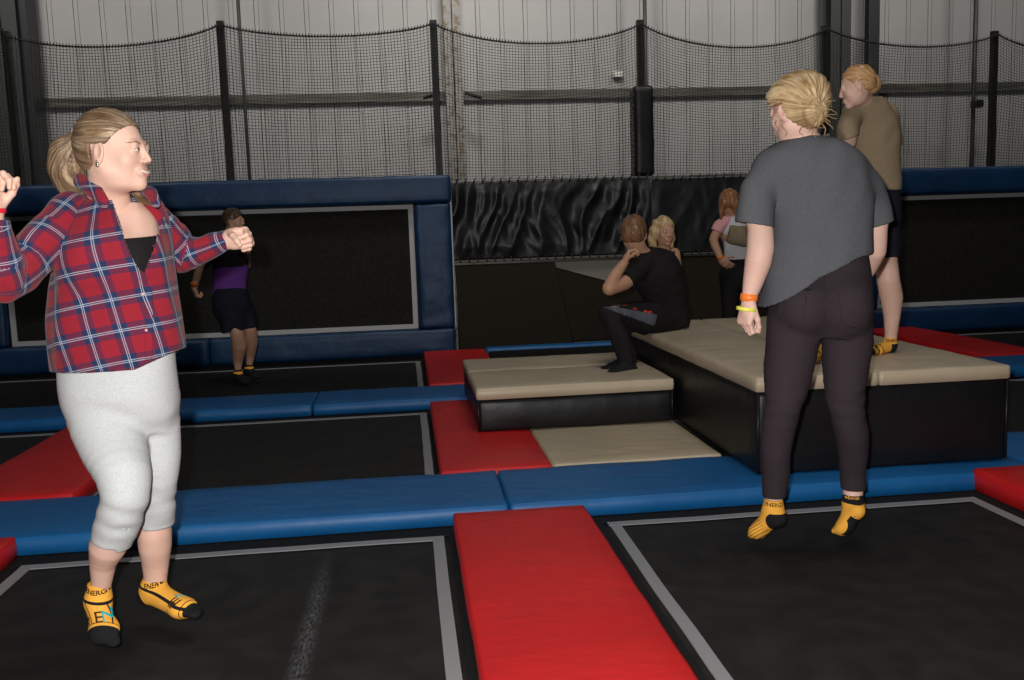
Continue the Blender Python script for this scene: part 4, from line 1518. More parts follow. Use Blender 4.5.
    ss = [st(94, 148, 190, 2.86, 0.75), st(76, 154, 196, 2.86, 0.75), st(62, 161, 206, 2.85, 0.74), st(56, 166, 220, 2.84, 0.76), st(58, 170, 240, 2.83, 0.80), st(58, 172, 262, 2.82, 0.82),
          st(55, 176, 290, 2.82, 0.80), st(52, 181, 320, 2.82, 0.76), st(53, 184, 345, 2.82, 0.74), st(57, 184, 380, 2.82, 0.72)]
    S.loft(ss, 0.03)
    S.ell(at(128, 262, 2.80) - V * 0.055, (0.10, 0.09, 0.09), None, 0.05)
    S.ell(at(94, 258, 2.78) - V * 0.045, (0.075, 0.085, 0.09), None, 0.06)
    S.wrinkle(0.0045, 16, 3, (1, 1, 0.55))
    S.wrinkle(0.0022, 42, 5, (1, 1, 0.5))
    S.shell(0.011)
    # hem line: higher at the right
    hem = [(at(40, 371, Y0), at(155, 364, Y0)), (at(150, 364, Y0), at(190, 345, Y0))]
    for a, b in hem:
        S.plane(a, -np.cross(V, nrm(b - a)) * (1 if np.dot(np.cross(V, nrm(b - a)), W) > 0 else -1))
    # front opening
    org = at(120, 250, 2.84)
    uw = lambda px_, py_: (float((at(px_, py_, 2.72) - org) @ U), float((at(px_, py_, 2.72) - org)[2]))
    S.carve_prism([uw(98, 176), uw(104, 196), uw(120, 222), uw(133, 246), uw(147, 274), uw(153, 250), uw(153, 232), uw(149, 212), uw(143, 196), uw(146, 176)], org)
    tc0 = at(116, 250, 2.84)

    def plaid_t(P):
        q = torso_attr(tc0, 0.165)(P)
        u_, z_ = q[:, 0], q[:, 1]
        return np.stack([(u_ + 0.20 * z_) / 0.084 + 0.3, (z_ - 0.17 * u_ + 0.25 * u_ ** 2) / 0.090 + 0.1, 0 * u_], 1)
    sb = make_obj('shirt_front_and_back', S.mesh(1), M_PLAID, R_, attrs={'plaid': plaid_t})

    def sleeve(name, pts, k, cutp, cutn, seed, uvdir):
        F = field_for([p[0] for p in pts], 0.10, 0.005)
        F.chain(pts, k)
        F.wrinkle(0.006, 24, seed)
        F.wrinkle(0.002, 55, seed + 1)
        F.shell(0.011)
        F.cut(cutp, cutn, 0.10)
        A = pts[0][0]; segs = []
        tot = 0
        for (a, _), (b, _) in zip(pts, pts[1:]):
            L = np.linalg.norm(b - a); segs.append((a, (b - a) / L, L, tot)); tot += L

        def uv(P):
            best = np.full(len(P), 9.0); out = np.zeros((len(P), 3))
            for a, d_, L, t0 in segs:
                t = (P - a) @ d_
                tcl = np.clip(t, 0, L)
                dv = P - a - tcl[:, None] * d_
                dist = np.linalg.norm(dv, axis=1)
                e1 = nrm(np.cross(d_, V)); e2 = np.cross(d_, e1)
                m_ = dist < best
                u_ = np.arctan2(dv @ e1, (dv @ e2)) * 0.062 * uvdir
                out[m_, 0] = (u_ / 0.084 + 0.55)[m_]
                out[m_, 1] = ((t0 + t) / 0.090 + 0.2)[m_]
                best[m_] = dist[m_]
            return out
        return make_obj(name, F.mesh(1), M_PLAID, R_, attrs={'plaid': uv})
    sleeve('sleeve', [(at(72, 214, 2.80), 0.060), (at(52, 232, 2.74), 0.064), (at(28, 262, 2.66), 0.062), (at(2, 281, 2.58), 0.060), (at(-3, 262, 2.54), 0.054), (at(-8, 226, 2.505), 0.043), (at(-8, 212, 2.50), 0.039)],
           0.02, at(-8, 220, 2.5), W, 11, 1)
    sleeve('sleeve', [(at(150, 216, 2.88), 0.055), (at(166, 238, 2.92), 0.060), (at(184, 257, 2.96), 0.051), (at(206, 249, 2.945), 0.040), (at(226, 241, 2.93), 0.033), (at(234, 239, 2.93), 0.033)],
           0.02, at(229.5, 240, 2.93), nrm(U - 0.1 * W), 17, 1)
    # collar flaps
    F = field_for([at(66, 176, 2.7), at(160, 215, 2.9)], 0.06, 0.0045)
    F.chain([(at(72, 188, 2.86), 0.016), (at(80, 180, 2.80), 0.022), (at(94, 190, 2.74), 0.024), (at(104, 203, 2.70), 0.016)], 0.012, (V, 0.5))
    F.chain([(at(142, 190, 2.88), 0.014), (at(151, 193, 2.80), 0.020), (at(156, 204, 2.75), 0.013)], 0.012, (V, 0.6))
    make_obj('collar', F.mesh(1), M_PLAID, R_, attrs={'plaid': lambda P: np.stack([(P @ U) / 0.05 + (P[:, 2]) / 0.1, P[:, 2] / 0.06, P[:, 0] * 0], 1)})
    # placket strip and buttons projected on the shirt front
    bvh = BVHTree.FromPolygons([Vector(v.co) for v in sb.data.vertices], [list(p.vertices) for p in sb.data.polygons])
    loc = np.array(R_.location)

    def on_shirt(px_, py_):
        o_ = at(px_, py_, 2.3); d_ = nrm(at(px_, py_, 3.0) - o_)
        hh = bvh.ray_cast(Vector(o_ - loc), Vector(d_), 2)
        return np.array(hh[0]) + loc if hh[0] is not None else at(px_, py_, 2.68)
    line_ = [on_shirt(x_, y_) for x_, y_ in ((126, 240), (134, 254), (141, 268), (146, 284), (147, 305), (147, 330), (147, 346), (147, 355))]
    F = field_for(line_, 0.04, 0.0045)
    F.chain([(p + V * 0.001, 0.017) for p in line_], 0.006, (V, 0.34))
    make_obj('button_band', F.mesh(1), M_PLAID, R_, attrs={'plaid': plaid_t})
    for x_, y_, m_, r_ in ((154, 246, M_BTN, 0.0045), (151, 254, M_BTN, 0.0055), (155, 257, M_BTN, 0.0045), (149, 262, M_BTN, 0.005), (143.5, 294, M_BTNP, 0.0055), (147, 330, M_BTNP, 0.005)):
        p = on_shirt(x_, y_)
        F = field_for([p], 0.02, 0.002)
        F.ell(p - V * 0.006, (r_, 0.003, r_), None, 0)
        make_obj('button', F.mesh(1), m_, R_)
    # ---- leggings
    Pn = Field(at(45, 560, Y0) - [0.02, 0.36, 0.02], at(195, 340, Y0) + [0.02, 0.36, 0.02], 0.0055)
    Pn.loft([st(64, 173, 345, 2.82, 0.66), st(61, 175, 368, 2.82, 0.70), st(62, 176, 392, 2.82, 0.74), st(70, 176, 413, 2.82, 0.62), st(88, 168, 432, 2.82, 0.45)], 0.03)
    A = [lg(67, 408, 130, 402, 2.82), lg(73, 430, 139, 420, 2.79), lg(85, 455, 146, 444, 2.74), lg(97, 478, 149, 468, 2.68), lg(102, 498, 149, 492, 2.655), lg(98, 518, 140, 519, 2.68), lg(92, 534, 133, 538, 2.71), lg(91, 556, 127, 560, 2.735)]
    B2 = [lg(124, 405, 178, 400, 2.86), lg(138, 430, 180, 428, 2.85), lg(143, 452, 180, 452, 2.85), lg(141, 478, 177, 478, 2.85), lg(140, 500, 175, 500, 2.88), lg(137, 515, 174, 516, 2.91), lg(136, 540, 174, 540, 2.93)]
    Pn.chain(A, 0.025); Pn.chain(B2, 0.025)
    Pn.ell(at(100, 395, 2.9) + V * 0.02, (0.10, 0.12, 0.11), None, 0.03)
    X, Yg, Z = Pn.grid()
    # rumples above the hems and the crease of the groin
    zk = at(110, 520, 2.7)[2]
    msk = np.clip(1 - np.abs(Z - zk) / 0.11, 0, 1) + 0 * X + 0 * Yg
    Pn.wrinkle(0.003, 60, 8, (0.35, 0.35, 1.5), msk)
    Pn.wrinkle(0.0022, 20, 9)
    # hems
    ha, hb = at(91, 540, 2.7), at(130, 548, 2.7)
    xm = at(134, 540, 2.8)
    side_ = ((X - xm[0]) * U[0] + (Yg - xm[1]) * U[1]) + 0 * Z          # <0: nearer leg
    nA = nrm(np.cross(nrm(hb - ha), V)); nA = nA if nA[2] < 0 else -nA
    dA = (X - ha[0]) * nA[0] + (Yg - ha[1]) * nA[1] + (Z - ha[2]) * nA[2]
    zB = at(155, 525.5, 2.92)[2]
    dB = (zB - Z) + 0 * X + 0 * Yg
    cutd = np.where(side_ < 0, dA, np.maximum(dB, -0.5))
    Pn.D = np.maximum(Pn.D, cutd.astype(np.float32))
    # small notch in the nearer hem
    Pn.cone(at(98, 548, 2.62), at(99, 538, 2.62), 0.006, 0.003, 0, None, 'sub')
    lo_z = Z + 0 * X + 0 * Yg
    Pn.D = np.maximum(Pn.D, np.where(lo_z < at(110, 505, 2.7)[2], -(Pn.D + 0.010), -1).astype(np.float32))
    make_obj('leggings', Pn.mesh(1), M_GREYP, R_)
    # ---- socks
    def sock(top, ank, heel, ball, toe, side, cuff_n):
        F, fwd, nn = foot_field(top, ank, heel, ball, toe, side, 0.92, 0.0026)
        F.plane(top, cuff_n)
        toe_ = np.asarray(toe); heel_ = np.asarray(heel); ank_ = np.asarray(ank); tp = np.asarray(top)
        axis = nrm(tp - ank_); sd_ = nrm(side); ln = toe_ - ank_; L_ = np.linalg.norm(ln); ln = ln / L_

        def mark(C):
            t = (C - toe_) @ fwd
            hq = np.linalg.norm(C - heel_, axis=1)
            a_ = (C - ank_) @ axis
            al = (C - ank_) @ ln
            lat = (C - ank_ - al[:, None] * ln) @ sd_
            toe_m = t + 0.034
            heel_m = np.minimum(0.038 - hq, 0.010 - a_)
            band_ = 0.0042 - np.abs(a_ - 0.006)
            line = 0.0013 - np.abs(t + 0.0445)
            rails = np.minimum(0.0013 - np.abs(np.abs(lat) - 0.025), np.minimum(0.004 - a_, -0.044 - t))
            m_ = np.maximum.reduce([toe_m, heel_m, band_, line, rails])
            return np.stack([m_, 0 * m_, 0 * m_], 1)
        return make_obj('sock', F.mesh(1), M_SOCK, R_, attrs={'mark': mark})
    # nearer foot hangs toe-down towards the camera
    sA = sock(at(99.5, 583, 2.79), at(98, 600, 2.79), at(95, 606, 2.83), at(104, 631, 2.73), at(110.5, 642.5, 2.70), nrm(U + 0.12 * W), nrm(W + 0.1 * U))
    dn = nrm(at(104, 631, 2.73) - at(98, 600, 2.79))
    sdv = nrm(U + 0.12 * W)
    inn = nrm(V - np.dot(V, dn) * dn)
    wrap_text('E', 0.052, sA, 0, sdv, -dn, inn, M_INKD, R_, px=(98.5, 618))
    wrap_text('N', 0.048, sA, 0, sdv, -dn, nrm(V - 0.45 * U), M_INKC, R_, px=(107.5, 615))
    wrap_text('ENERGI', 0.020, sA, 0, nrm(U - 0.12 * W), W, nrm(V + 0.3 * W), M_INKD, R_, px=(95, 593.5))
    wrap_text('AIR', 0.018, sA, 0, -dn, -sdv, nrm(V + 0.8 * U), M_INKD, R_, px=(89.5, 621))
    sB = sock(at(155.5, 573, 2.97), at(153, 588, 2.97), at(147, 596, 2.98), at(183, 608, 2.87), at(198, 613, 2.83), nrm(-V * 0.9 - 0.45 * U), nrm(W * 0.95 - 0.12 * U))
    dn = nrm(at(190, 610, 2.87) - at(160, 592, 2.97))
    upv = nrm(np.cross(dn, V)); upv = upv if upv[2] > 0 else -upv
    inn = nrm(V - np.dot(V, dn) * dn)
    wrap_text('E', 0.046, sB, 0, upv, -dn, nrm(inn - 0.3 * W), M_INKD, R_, px=(175, 601.5))
    wrap_text('N', 0.034, sB, 0, upv, -dn, nrm(inn - 0.9 * W), M_INKC, R_, px=(180, 595.5))
    wrap_text('ENERGI', 0.020, sB, 0, nrm(U + 0.15 * W), W, nrm(V + 0.25 * W), M_INKD, R_, px=(154, 585.5))
    wrap_text('AIR', 0.015, sB, 0, dn, upv, inn, M_INKD, R_, px=(170, 606))
    band('wristband', at(-7, 211, 2.50), nrm(W), 0.0295, 0.012, M_BANDR, R_)
    return R_


build_plaid_woman()


def hair_cap(F, c, fr, s, line, grow=1.0, low=-0.058, k=0.03, earcut=True):
    F.ell(to_world(c, fr, s, (0, -0.018, 0.034)), np.array((0.081, 0.099, 0.090)) * s * grow, fr, 0.0)
    F.ell(to_world(c, fr, s, (0, -0.03, -0.01)), np.array((0.076, 0.075, 0.075)) * s * grow, fr, k)
    X, Yg, Z = F.grid()
    P3 = [(X - c[0]), (Yg - c[1]), (Z - c[2])]
    l = [(P3[0] * fr[i][0] + P3[1] * fr[i][1] + P3[2] * fr[i][2]) / s for i in range(3)]
    F.D = np.maximum(F.D, (line(*l) * s).astype(np.float32))
    if earcut:
        F.D = np.maximum(F.D, (np.minimum(l[1] + 0.030, 0.014 - l[2]) * s).astype(np.float32))
    F.D = np.maximum(F.D, ((low - l[2]) * s).astype(np.float32))
    return l


# ================================================================== woman in the grey shirt, seen from behind
def build_grey_woman():
    Y0 = 3.22
    base = at(800, 530, Y0)
    R_ = person((base[0], base[1], 0.0), 'person seen from behind in loose grey T-shirt and black jeans, mid-bounce, blonde bun')
    hc = at(797, 110, 3.18)
    f = nrm(-0.52 * U + 0.85 * V - 0.16 * W); s = 0.98
    neck = [(hc - 0.05 * W - 0.01 * V, 0.050), (at(800, 133, 3.19), 0.054), (at(803, 146, 3.20), 0.075)]
    F, fr, G = head(hc, f, (0, 0, 1), s, 0.003, neck)
    headPQ = F.mesh(1)
    C = Field(at(715, 400, Y0) - [0, 0.35, 0.6], at(905, 135, Y0) + [0, 0.35, 0.05], 0.0065)
    C.loft([st(775, 832, 146, 3.21, 0.7), st(757, 852, 160, 3.22, 0.6), st(760, 858, 185, 3.22, 0.62), st(778, 860, 230, 3.22, 0.65), st(782, 862, 262, 3.22, 0.65), st(778, 864, 290, 3.22, 0.7), st(776, 864, 320, 3.22, 0.7)], 0.03)
    # arms: stations from outlines
    armL = [(at(764, 178, 3.22), 0.050), lg(744, 205, 768, 208, 3.20), lg(748, 228, 773, 228, 3.18), lg(747, 248, 774, 250, 3.16), lg(745, 262, 771, 264, 3.15), lg(743, 282, 763, 284, 3.12), lg(742, 297, 756, 299, 3.10)]
    armR = [(at(862, 180, 3.24), 0.050), lg(862, 205, 890, 205, 3.24), lg(866, 230, 887, 230, 3.25), lg(866, 250, 886, 252, 3.28), (at(868, 268, 3.36), 0.034), (at(858, 285, 3.46), 0.026)]
    C.chain(armL, 0.02); C.chain(armR, 0.02)
    C.chain([(at(797, 330, 3.22), 0.09), (at(787, 400, 3.16), 0.05), (at(777, 440, 3.2), 0.04), lg(767, 490, 782, 492, 3.24), lg(765, 506, 783, 505, 3.22)], 0.02)
    C.chain([(at(846, 330, 3.22), 0.09), (at(847, 400, 3.16), 0.05), (at(855, 440, 3.2), 0.04), lg(844, 482, 862, 480, 3.26), lg(843, 500, 863, 500, 3.24)], 0.02)
    wr = at(748.5, 303, 3.10)
    HL = hand(wr, nrm(-0.22 * U - 0.97 * W - 0.10 * V), nrm(0.85 * U + 0.45 * V), 1, 0.92, 0.0026, (22, 50, 35), 0.0, (0.85, 0.25, 0.45), 20,
              forearm=[(at(750, 292, 3.11), 0.0255), (wr, 0.024)], per=((42, 80, 50), (46, 84, 50), (50, 86, 50), (52, 84, 50)))
    wr2 = at(856, 287, 3.47)
    HR = hand(wr2, nrm(-0.8 * U - 0.5 * W), nrm(-V), 1, 0.92, 0.004, (40, 60, 40), 0.0)
    make_obj('body', [headPQ, C.mesh(1), HL.mesh(1), HR.mesh(1)], [SKIN_P], R_)
    face_extras(R_, hc, fr, s, headPQ, h=0.003)
    band('wristband', at(749, 297.5, 3.105), nrm(0.12 * U + W), 0.0300, 0.026, M_BANDO, R_)
    band('wristband', at(746.5, 309, 3.09), nrm(0.15 * U + W), 0.0350, 0.012, M_BANDY, R_)
    # hair: swept up from the nape into a loose low bun
    bun = at(814, 112, 3.07)
    F = field_for([hc - 0.15, hc + 0.15, bun - 0.07, bun + 0.07], 0.02, 0.0034)
    l_ = hair_cap(F, hc, fr, s, lambda x, y, z: y * 0.80 - (z - 0.028) * 0.62 - 0.018, 1.10, -0.066)
    gline = (l_[1] * 0.80 - (l_[2] - 0.028) * 0.62 - 0.022) * s
    gline = np.maximum(gline, np.minimum(l_[1] + 0.030, 0.014 - l_[2]) * s)
    F.chain([(hc + 0.05 * W - 0.03 * V + 0.03 * U, 0.07), (bun + 0.01 * V, 0.045)], 0.03)
    F.chain([(hc - 0.02 * W + 0.01 * U, 0.07), (bun - 0.01 * W, 0.035)], 0.02)
    F.ell(hc - 0.018 * U + 0.025 * W - 0.01 * V, (0.098, 0.095, 0.088), None, 0.03)
    F.D = np.maximum(F.D, (gline * 1.0).astype(np.float32))
    # twisted coil
    cs = []
    ax_ = nrm(-V + 0.5 * U)
    e1 = nrm(np.cross(ax_, W)); e2 = np.cross(ax_, e1)
    for t in np.linspace(0, 1.6 * 2 * pi, 22):
        r_ = 0.032 - 0.014 * t / (3.2 * pi)
        cs.append((bun + e1 * math.cos(t) * r_ + e2 * math.sin(t) * r_ * 1.15 + ax_ * (0.006 + 0.018 * t / (3.2 * pi)), 0.017))
    F.chain(cs, 0.004)
    X, Yg, Z = F.grid()
    q = [(X - bun[0]), (Yg - bun[1]), (Z - bun[2])]
    th = np.arctan2(q[2], q[0] * U[0] + q[1] * U[1])
    F.D += (0.0016 * np.sin(th * 22 + 25 * np.sqrt(q[0] ** 2 + q[2] ** 2)) + 0.0010 * np.sin(th * 47 - 40 * q[2])).astype(np.float32)
    make_obj('hair', F.mesh(1), HAIR_W2, R_, attrs={'strand': strand_attr(bun, nrm(-V + 0.4 * U), 1.3)})
    # loose wisps
    r = np.random.default_rng(7)
    mb = MB()
    for i in range(46):
        a = r.uniform(0, 2 * pi)
        if i < 26:
            p0 = hc + 0.075 * (math.cos(a) * U + 0.95 * math.sin(a) * W) + 0.02 * W - V * r.uniform(-0.02, 0.05) + 0.01 * U
            d0 = nrm(math.cos(a) * U + math.sin(a) * W + r.normal(size=3) * 0.5)
        else:
            p0 = bun + 0.03 * (math.cos(a) * U + math.sin(a) * W) - 0.01 * V
            d0 = nrm(math.cos(a) * U + math.sin(a) * W + r.normal(size=3) * 0.4)
        pts = [p0]
        d = d0
        for k in range(6):
            d = nrm(d + r.normal(size=3) * 0.35 - 0.12 * W)
            pts.append(pts[-1] + d * r.uniform(0.006, 0.011))
        mb.tube(pts, [0.0011, 0.001, 0.001, 0.0009, 0.0008, 0.0007, 0.0005], 4)
    for (x0, y0, x1, y1) in ((822, 122, 826, 137), (826, 118, 832, 130), (783, 124, 786, 136), (776, 120, 777, 132), (812, 127, 815, 138), (800, 128, 802, 137)):
        a, b = at(x0, y0, 3.10), at(x1, y1, 3.12)
        pts = [a * (1 - t) + b * t + U * 0.006 * math.sin(6 * t + x0) for t in np.linspace(0, 1, 7)]
        mb.tube(pts, [0.0022, 0.002, 0.002, 0.0018, 0.0016, 0.0012, 0.0006], 5)
    o = mb.build('loose_hair', HAIR_W2, R_, True)
    o['kind'] = 'stuff'
    # shirt
    g0, g1 = at(728, 312, Y0) - [0.02, 0.33, 0.0], at(895, 130, Y0) + [0.02, 0.33, 0.0]
    S = Field(g0, g1, 0.0055)
    S.loft([st(789, 826, 136.5, 3.19, 0.9), st(774, 840, 142, 3.20, 0.75), st(758, 856, 152, 3.21, 0.66), st(752, 864, 168, 3.22, 0.66), st(762, 868, 195, 3.22, 0.70), st(771, 868, 225, 3.21, 0.74), st(768, 869, 250, 3.20, 0.76), st(762, 870, 280, 3.20, 0.78), st(757, 872, 318, 3.20, 0.80)], 0.03)
    T = Field(g0, g1, 0.0055)
    T.chain([(at(772, 168, 3.21), 0.058), (at(758, 190, 3.20), 0.066), (at(754, 222, 3.18), 0.073), (at(752, 250, 3.17), 0.076)], 0.02)
    T.chain([(at(850, 168, 3.22), 0.056), (at(867, 190, 3.24), 0.062), (at(877, 222, 3.25), 0.050), (at(879, 250, 3.26), 0.05)], 0.02)
    # smooth shoulders
    hh = np.maximum(0.04 - np.abs(S.D - T.D), 0) / 0.04
    X, Yg, Z = S.grid()
    top_blend = np.clip((Z - at(800, 215, 3.2)[2]) / 0.08, 0, 1)
    uall = (hh * hh * 0.01 * top_blend).astype(np.float32)
    ref = at(800, 200, 3.22)
    u = (X - ref[0]) * U[0] + (Yg - ref[1]) * U[1] + 0 * Z
    ul = lambda p: float((p - ref) @ U)
    hx = [at(x_, y_, 3.2) for x_, y_ in ((750, 306), (762, 308), (782, 295), (807, 276), (844, 257), (870, 251), (880, 250))]
    zb = np.interp(u.ravel(), [ul(p) for p in hx], [p[2] for p in hx]).reshape(u.shape)
    sa, sb_ = at(731, 221, 3.18), at(774, 228, 3.18)
    ra, rb = at(867, 229, 3.25), at(890, 221, 3.25)
    zT = np.where(u < 0, sa[2] + (sb_[2] - sa[2]) * (u - ul(sa)) / (ul(sb_) - ul(sa)), ra[2] + (rb[2] - ra[2]) * (u - ul(ra)) / (ul(rb) - ul(ra)))
    for Q_ in (S, T):
        Q_.wrinkle(0.0050, 13, 31, (1, 1, 0.6)); Q_.wrinkle(0.0024, 32, 33, (1, 1, 0.6))
    full = np.minimum(S.D, T.D) - uall
    S.D = np.maximum(S.D, -(S.D + 0.011)); T.D = np.maximum(T.D, -(T.D + 0.011))
    S.D = np.maximum(S.D, zb - Z); T.D = np.maximum(T.D, zT - Z)
    up_ = top_blend > 0.02
    S.D = np.minimum(S.D, T.D)
    S.D = np.where(up_, np.maximum(full, -(full + 0.030)), S.D).astype(np.float32)
    make_obj('shirt', S.mesh(1), M_GREYT, R_)
    # the side of the shirt below the sleeve on the left
    nb = field_for([at(772, 140, 3.2), at(838, 140, 3.2)], 0.06, 0.0045)
    ring = [(at(807, 138.5, 3.19) + U * 0.076 * math.cos(t) + V * 0.064 * math.sin(t) + W * (0.004 + 0.006 * math.cos(2 * t)), 0.0062) for t in np.linspace(0, 2 * pi, 25)]
    nb.chain(ring, 0.003)
    make_obj('neckband', nb.mesh(1), M_GREYT, R_)
    # jeans
    Pn = Field(at(752, 505, Y0) - [0.0, 0.3, 0.0], at(884, 245, Y0) + [0.0, 0.3, 0.0], 0.0055)
    Pn.loft([st(778, 866, 248, 3.22, 0.66), st(776, 868, 268, 3.22, 0.70), st(772, 870, 292, 3.21, 0.76), st(770, 870, 315, 3.21, 0.76), st(772, 868, 335, 3.21, 0.6)], 0.03)
    for x_ in (800, 843):
        Pn.ell(at(x_, 308, 3.16) - V * 0.035, (0.074, 0.080, 0.085), None, 0.07)
    Pn.chain([lg(769, 318, 820, 322, 3.20), lg(767, 338, 820, 341, 3.19), lg(764.5, 362, 814, 366, 3.18), lg(765, 385, 808, 389, 3.16), lg(766, 402, 802, 406, 3.15), lg(762, 425, 795, 428, 3.17), lg(760, 450, 790.5, 452, 3.19), lg(761, 472, 789, 474, 3.22), lg(763, 494, 785.5, 494, 3.235), lg(763.5, 508, 785, 508, 3.24)], 0.018)
    Pn.chain([lg(823, 322, 871, 318, 3.20), lg(822, 341, 872, 340, 3.19), lg(822, 362, 869, 360, 3.18), lg(825, 388, 864, 386, 3.16), lg(829, 409, 863, 408, 3.155), lg(834, 432, 868, 432, 3.18), lg(838.5, 452, 867.5, 452, 3.21), lg(840.5, 472, 865.5, 472, 3.24), lg(841, 486, 865, 486, 3.25), lg(841, 500, 865, 500, 3.255)], 0.018)
    X, Yg, Z = Pn.grid()
    zk = at(790, 405, 3.15)[2]
    Pn.wrinkle(0.0035, 75, 18, (0.25, 0.25, 1.4), np.clip(1 - np.abs(Z - zk) / 0.11, 0, 1) + 0 * X + 0 * Yg)
    Pn.wrinkle(0.0022, 60, 19, (0.3, 0.3, 1.2), np.clip(1 - np.abs(Z - at(790, 345, 3.15)[2]) / 0.08, 0, 1) + 0 * X + 0 * Yg)
    Pn.wrinkle(0.0018, 22, 20)
    # centre seam between the seat halves
    sm_ = [(at(823, y_, 3.0), 0.006) for y_ in (262, 290, 320)]
    sx = ((X - at(822, 300, 3.2)[0]) * U[0] + (Yg - at(822, 300, 3.2)[1]) * U[1]) + 0 * Z
    ha = at(763, 497.5, 3.235); hb = at(865, 488, 3.25)
    Pn.D = np.maximum(Pn.D, np.where(sx < 0, ha[2] - Z, hb[2] - Z).astype(np.float32))
    jo = make_obj('jeans', Pn.mesh(1), M_JEANS, R_)
    bvh = BVHTree.FromPolygons([Vector(v.co) for v in jo.data.vertices], [list(p.vertices) for p in jo.data.polygons])
    loc = np.array(R_.location)

    def on(px_, py_):
        o_ = at(px_, py_, 2.6); d_ = nrm(at(px_, py_, 3.6) - o_)
        hh = bvh.ray_cast(Vector(o_ - loc), Vector(d_), 2)
        return np.array(hh[0]) + loc if hh[0] is not None else at(px_, py_, 3.12)
    # stitched pockets, centre seam
    for nm, outl in (('back_pocket', ((782, 292), (779, 318), (789, 328), (803, 322), (806, 296))), ('back_pocket', ((838, 294), (842, 322), (853, 328), (864, 316), (866, 290)))):
        mb = MB()
        dense = []
        for (x0, y0), (x1, y1) in zip(outl, outl[1:]):
            dense += [(x0 + (x1 - x0) * t, y0 + (y1 - y0) * t) for t in np.linspace(0, 1, 6)]
        mb.tube([on(*q) for q in dense], 0.0022, 5)
        mb.build(nm, M_JEANS, R_, True)
    mb = MB().tube([on(824, y_) for y_ in np.linspace(262, 322, 10)], 0.0024, 5)
    mb.build('seat_seam', M_JEANS, R_, True)
    mb = MB().tube([on(x_, 289 + 0.15 * abs(x_ - 804)) for x_ in (798, 801, 804, 807, 811)], [0.004, 0.006, 0.007, 0.006, 0.004], 6)
    mb.build('pocket_flap', M_TOPB, R_, True)
    # socks
    def sock(top, ank, heel, ball, toe, side, mark):
        F, fwd, nn = foot_field(top, ank, heel, ball, toe, side, 0.92, 0.0028)
        F.cut(top, W, 0.09)
        pl = nn if np.dot(nn, np.asarray(heel) - np.asarray(ank)) > 0 else -nn
        return make_obj('sock', F.mesh(1), M_SOCK, R_, attrs={'mark': mark(fwd, pl)})
    # left foot: black heel, ribbed orange toe half
    top, ank, heel, ball, toe = at(773.5, 499, 3.22), at(773, 510, 3.22), at(778, 519, 3.20), at(759, 530, 3.27), at(751.5, 535.5, 3.30)
    sd = nrm(U * 0.75 + 0.55 * V)

    def mL(fwd, pl, heel=heel, ank=ank):
        def fn(C_):
            hq = np.linalg.norm(C_ - heel, axis=1)
            t = (C_ - heel) @ fwd; n_ = (C_ - heel) @ pl
            lat = (C_ - heel) @ sd
            rib = np.minimum.reduce([0.0011 - np.abs(((n_ * 90) % 1) - 0.5) / 90, t - 0.045, 0.02 + 0 * t - np.abs(0.5 - (t * 160) % 1) / 160 + 0 * lat])
            heel_m = np.minimum(0.047 - hq, (ank[2] - 0.004) - C_[:, 2])
            m_ = np.maximum(rib, heel_m)
            return np.stack([m_, 0 * m_, 0 * m_], 1)
        return fn
    o = sock(top, ank, heel, ball, toe, sd, mL)
    wrap_text('ENERGI', 0.020, o, 0, nrm(U - 0.05 * W), W, V, M_INKD, R_, px=(774, 505.5))
    # right foot: sole turned towards the camera, black cuff and sole
    top, ank, heel, ball, toe = at(853, 494, 3.24), at(853, 502, 3.23), at(857, 511, 3.19), at(845, 526, 3.22), at(835.5, 530.5, 3.25)
    sd = nrm(U * 0.80 + 0.25 * W + 0.5 * V)

    def mR(fwd, pl, heel=heel, ank=ank, ball=ball):
        def fn(C_):
            hb = np.asarray(ball) - heel; L_ = np.linalg.norm(hb); hb = hb / L_
            t = (C_ - heel) @ hb; q = C_ - heel - t[:, None] * hb
            lat = q @ sd; n_ = q @ pl
            cuff = C_[:, 2] - (ank[2] + 0.004)
            sole = np.minimum.reduce([t - 0.018, L_ + 0.022 - t, n_ + 0.002, 0.031 - np.abs(lat)])
            rail = np.minimum.reduce([0.0022 - np.abs(np.abs(lat) - 0.036), n_ + 0.012, t - 0.01])
            dash = np.minimum.reduce([0.0016 - np.abs(t - 0.012), n_ + 0.01, np.sin(lat * 700) * 0.002])
            m_ = np.maximum.reduce([cuff, sole, dash])
            return np.stack([m_, 0 * m_, 0 * m_], 1)
        return fn
    o = sock(top, ank, heel, ball, toe, sd, mR)
    wrap_text('ENERGI', 0.019, o, 0, nrm(U + 0.02 * W), W, V, M_INKO, R_, px=(850, 497.5))
    return R_


build_grey_woman()


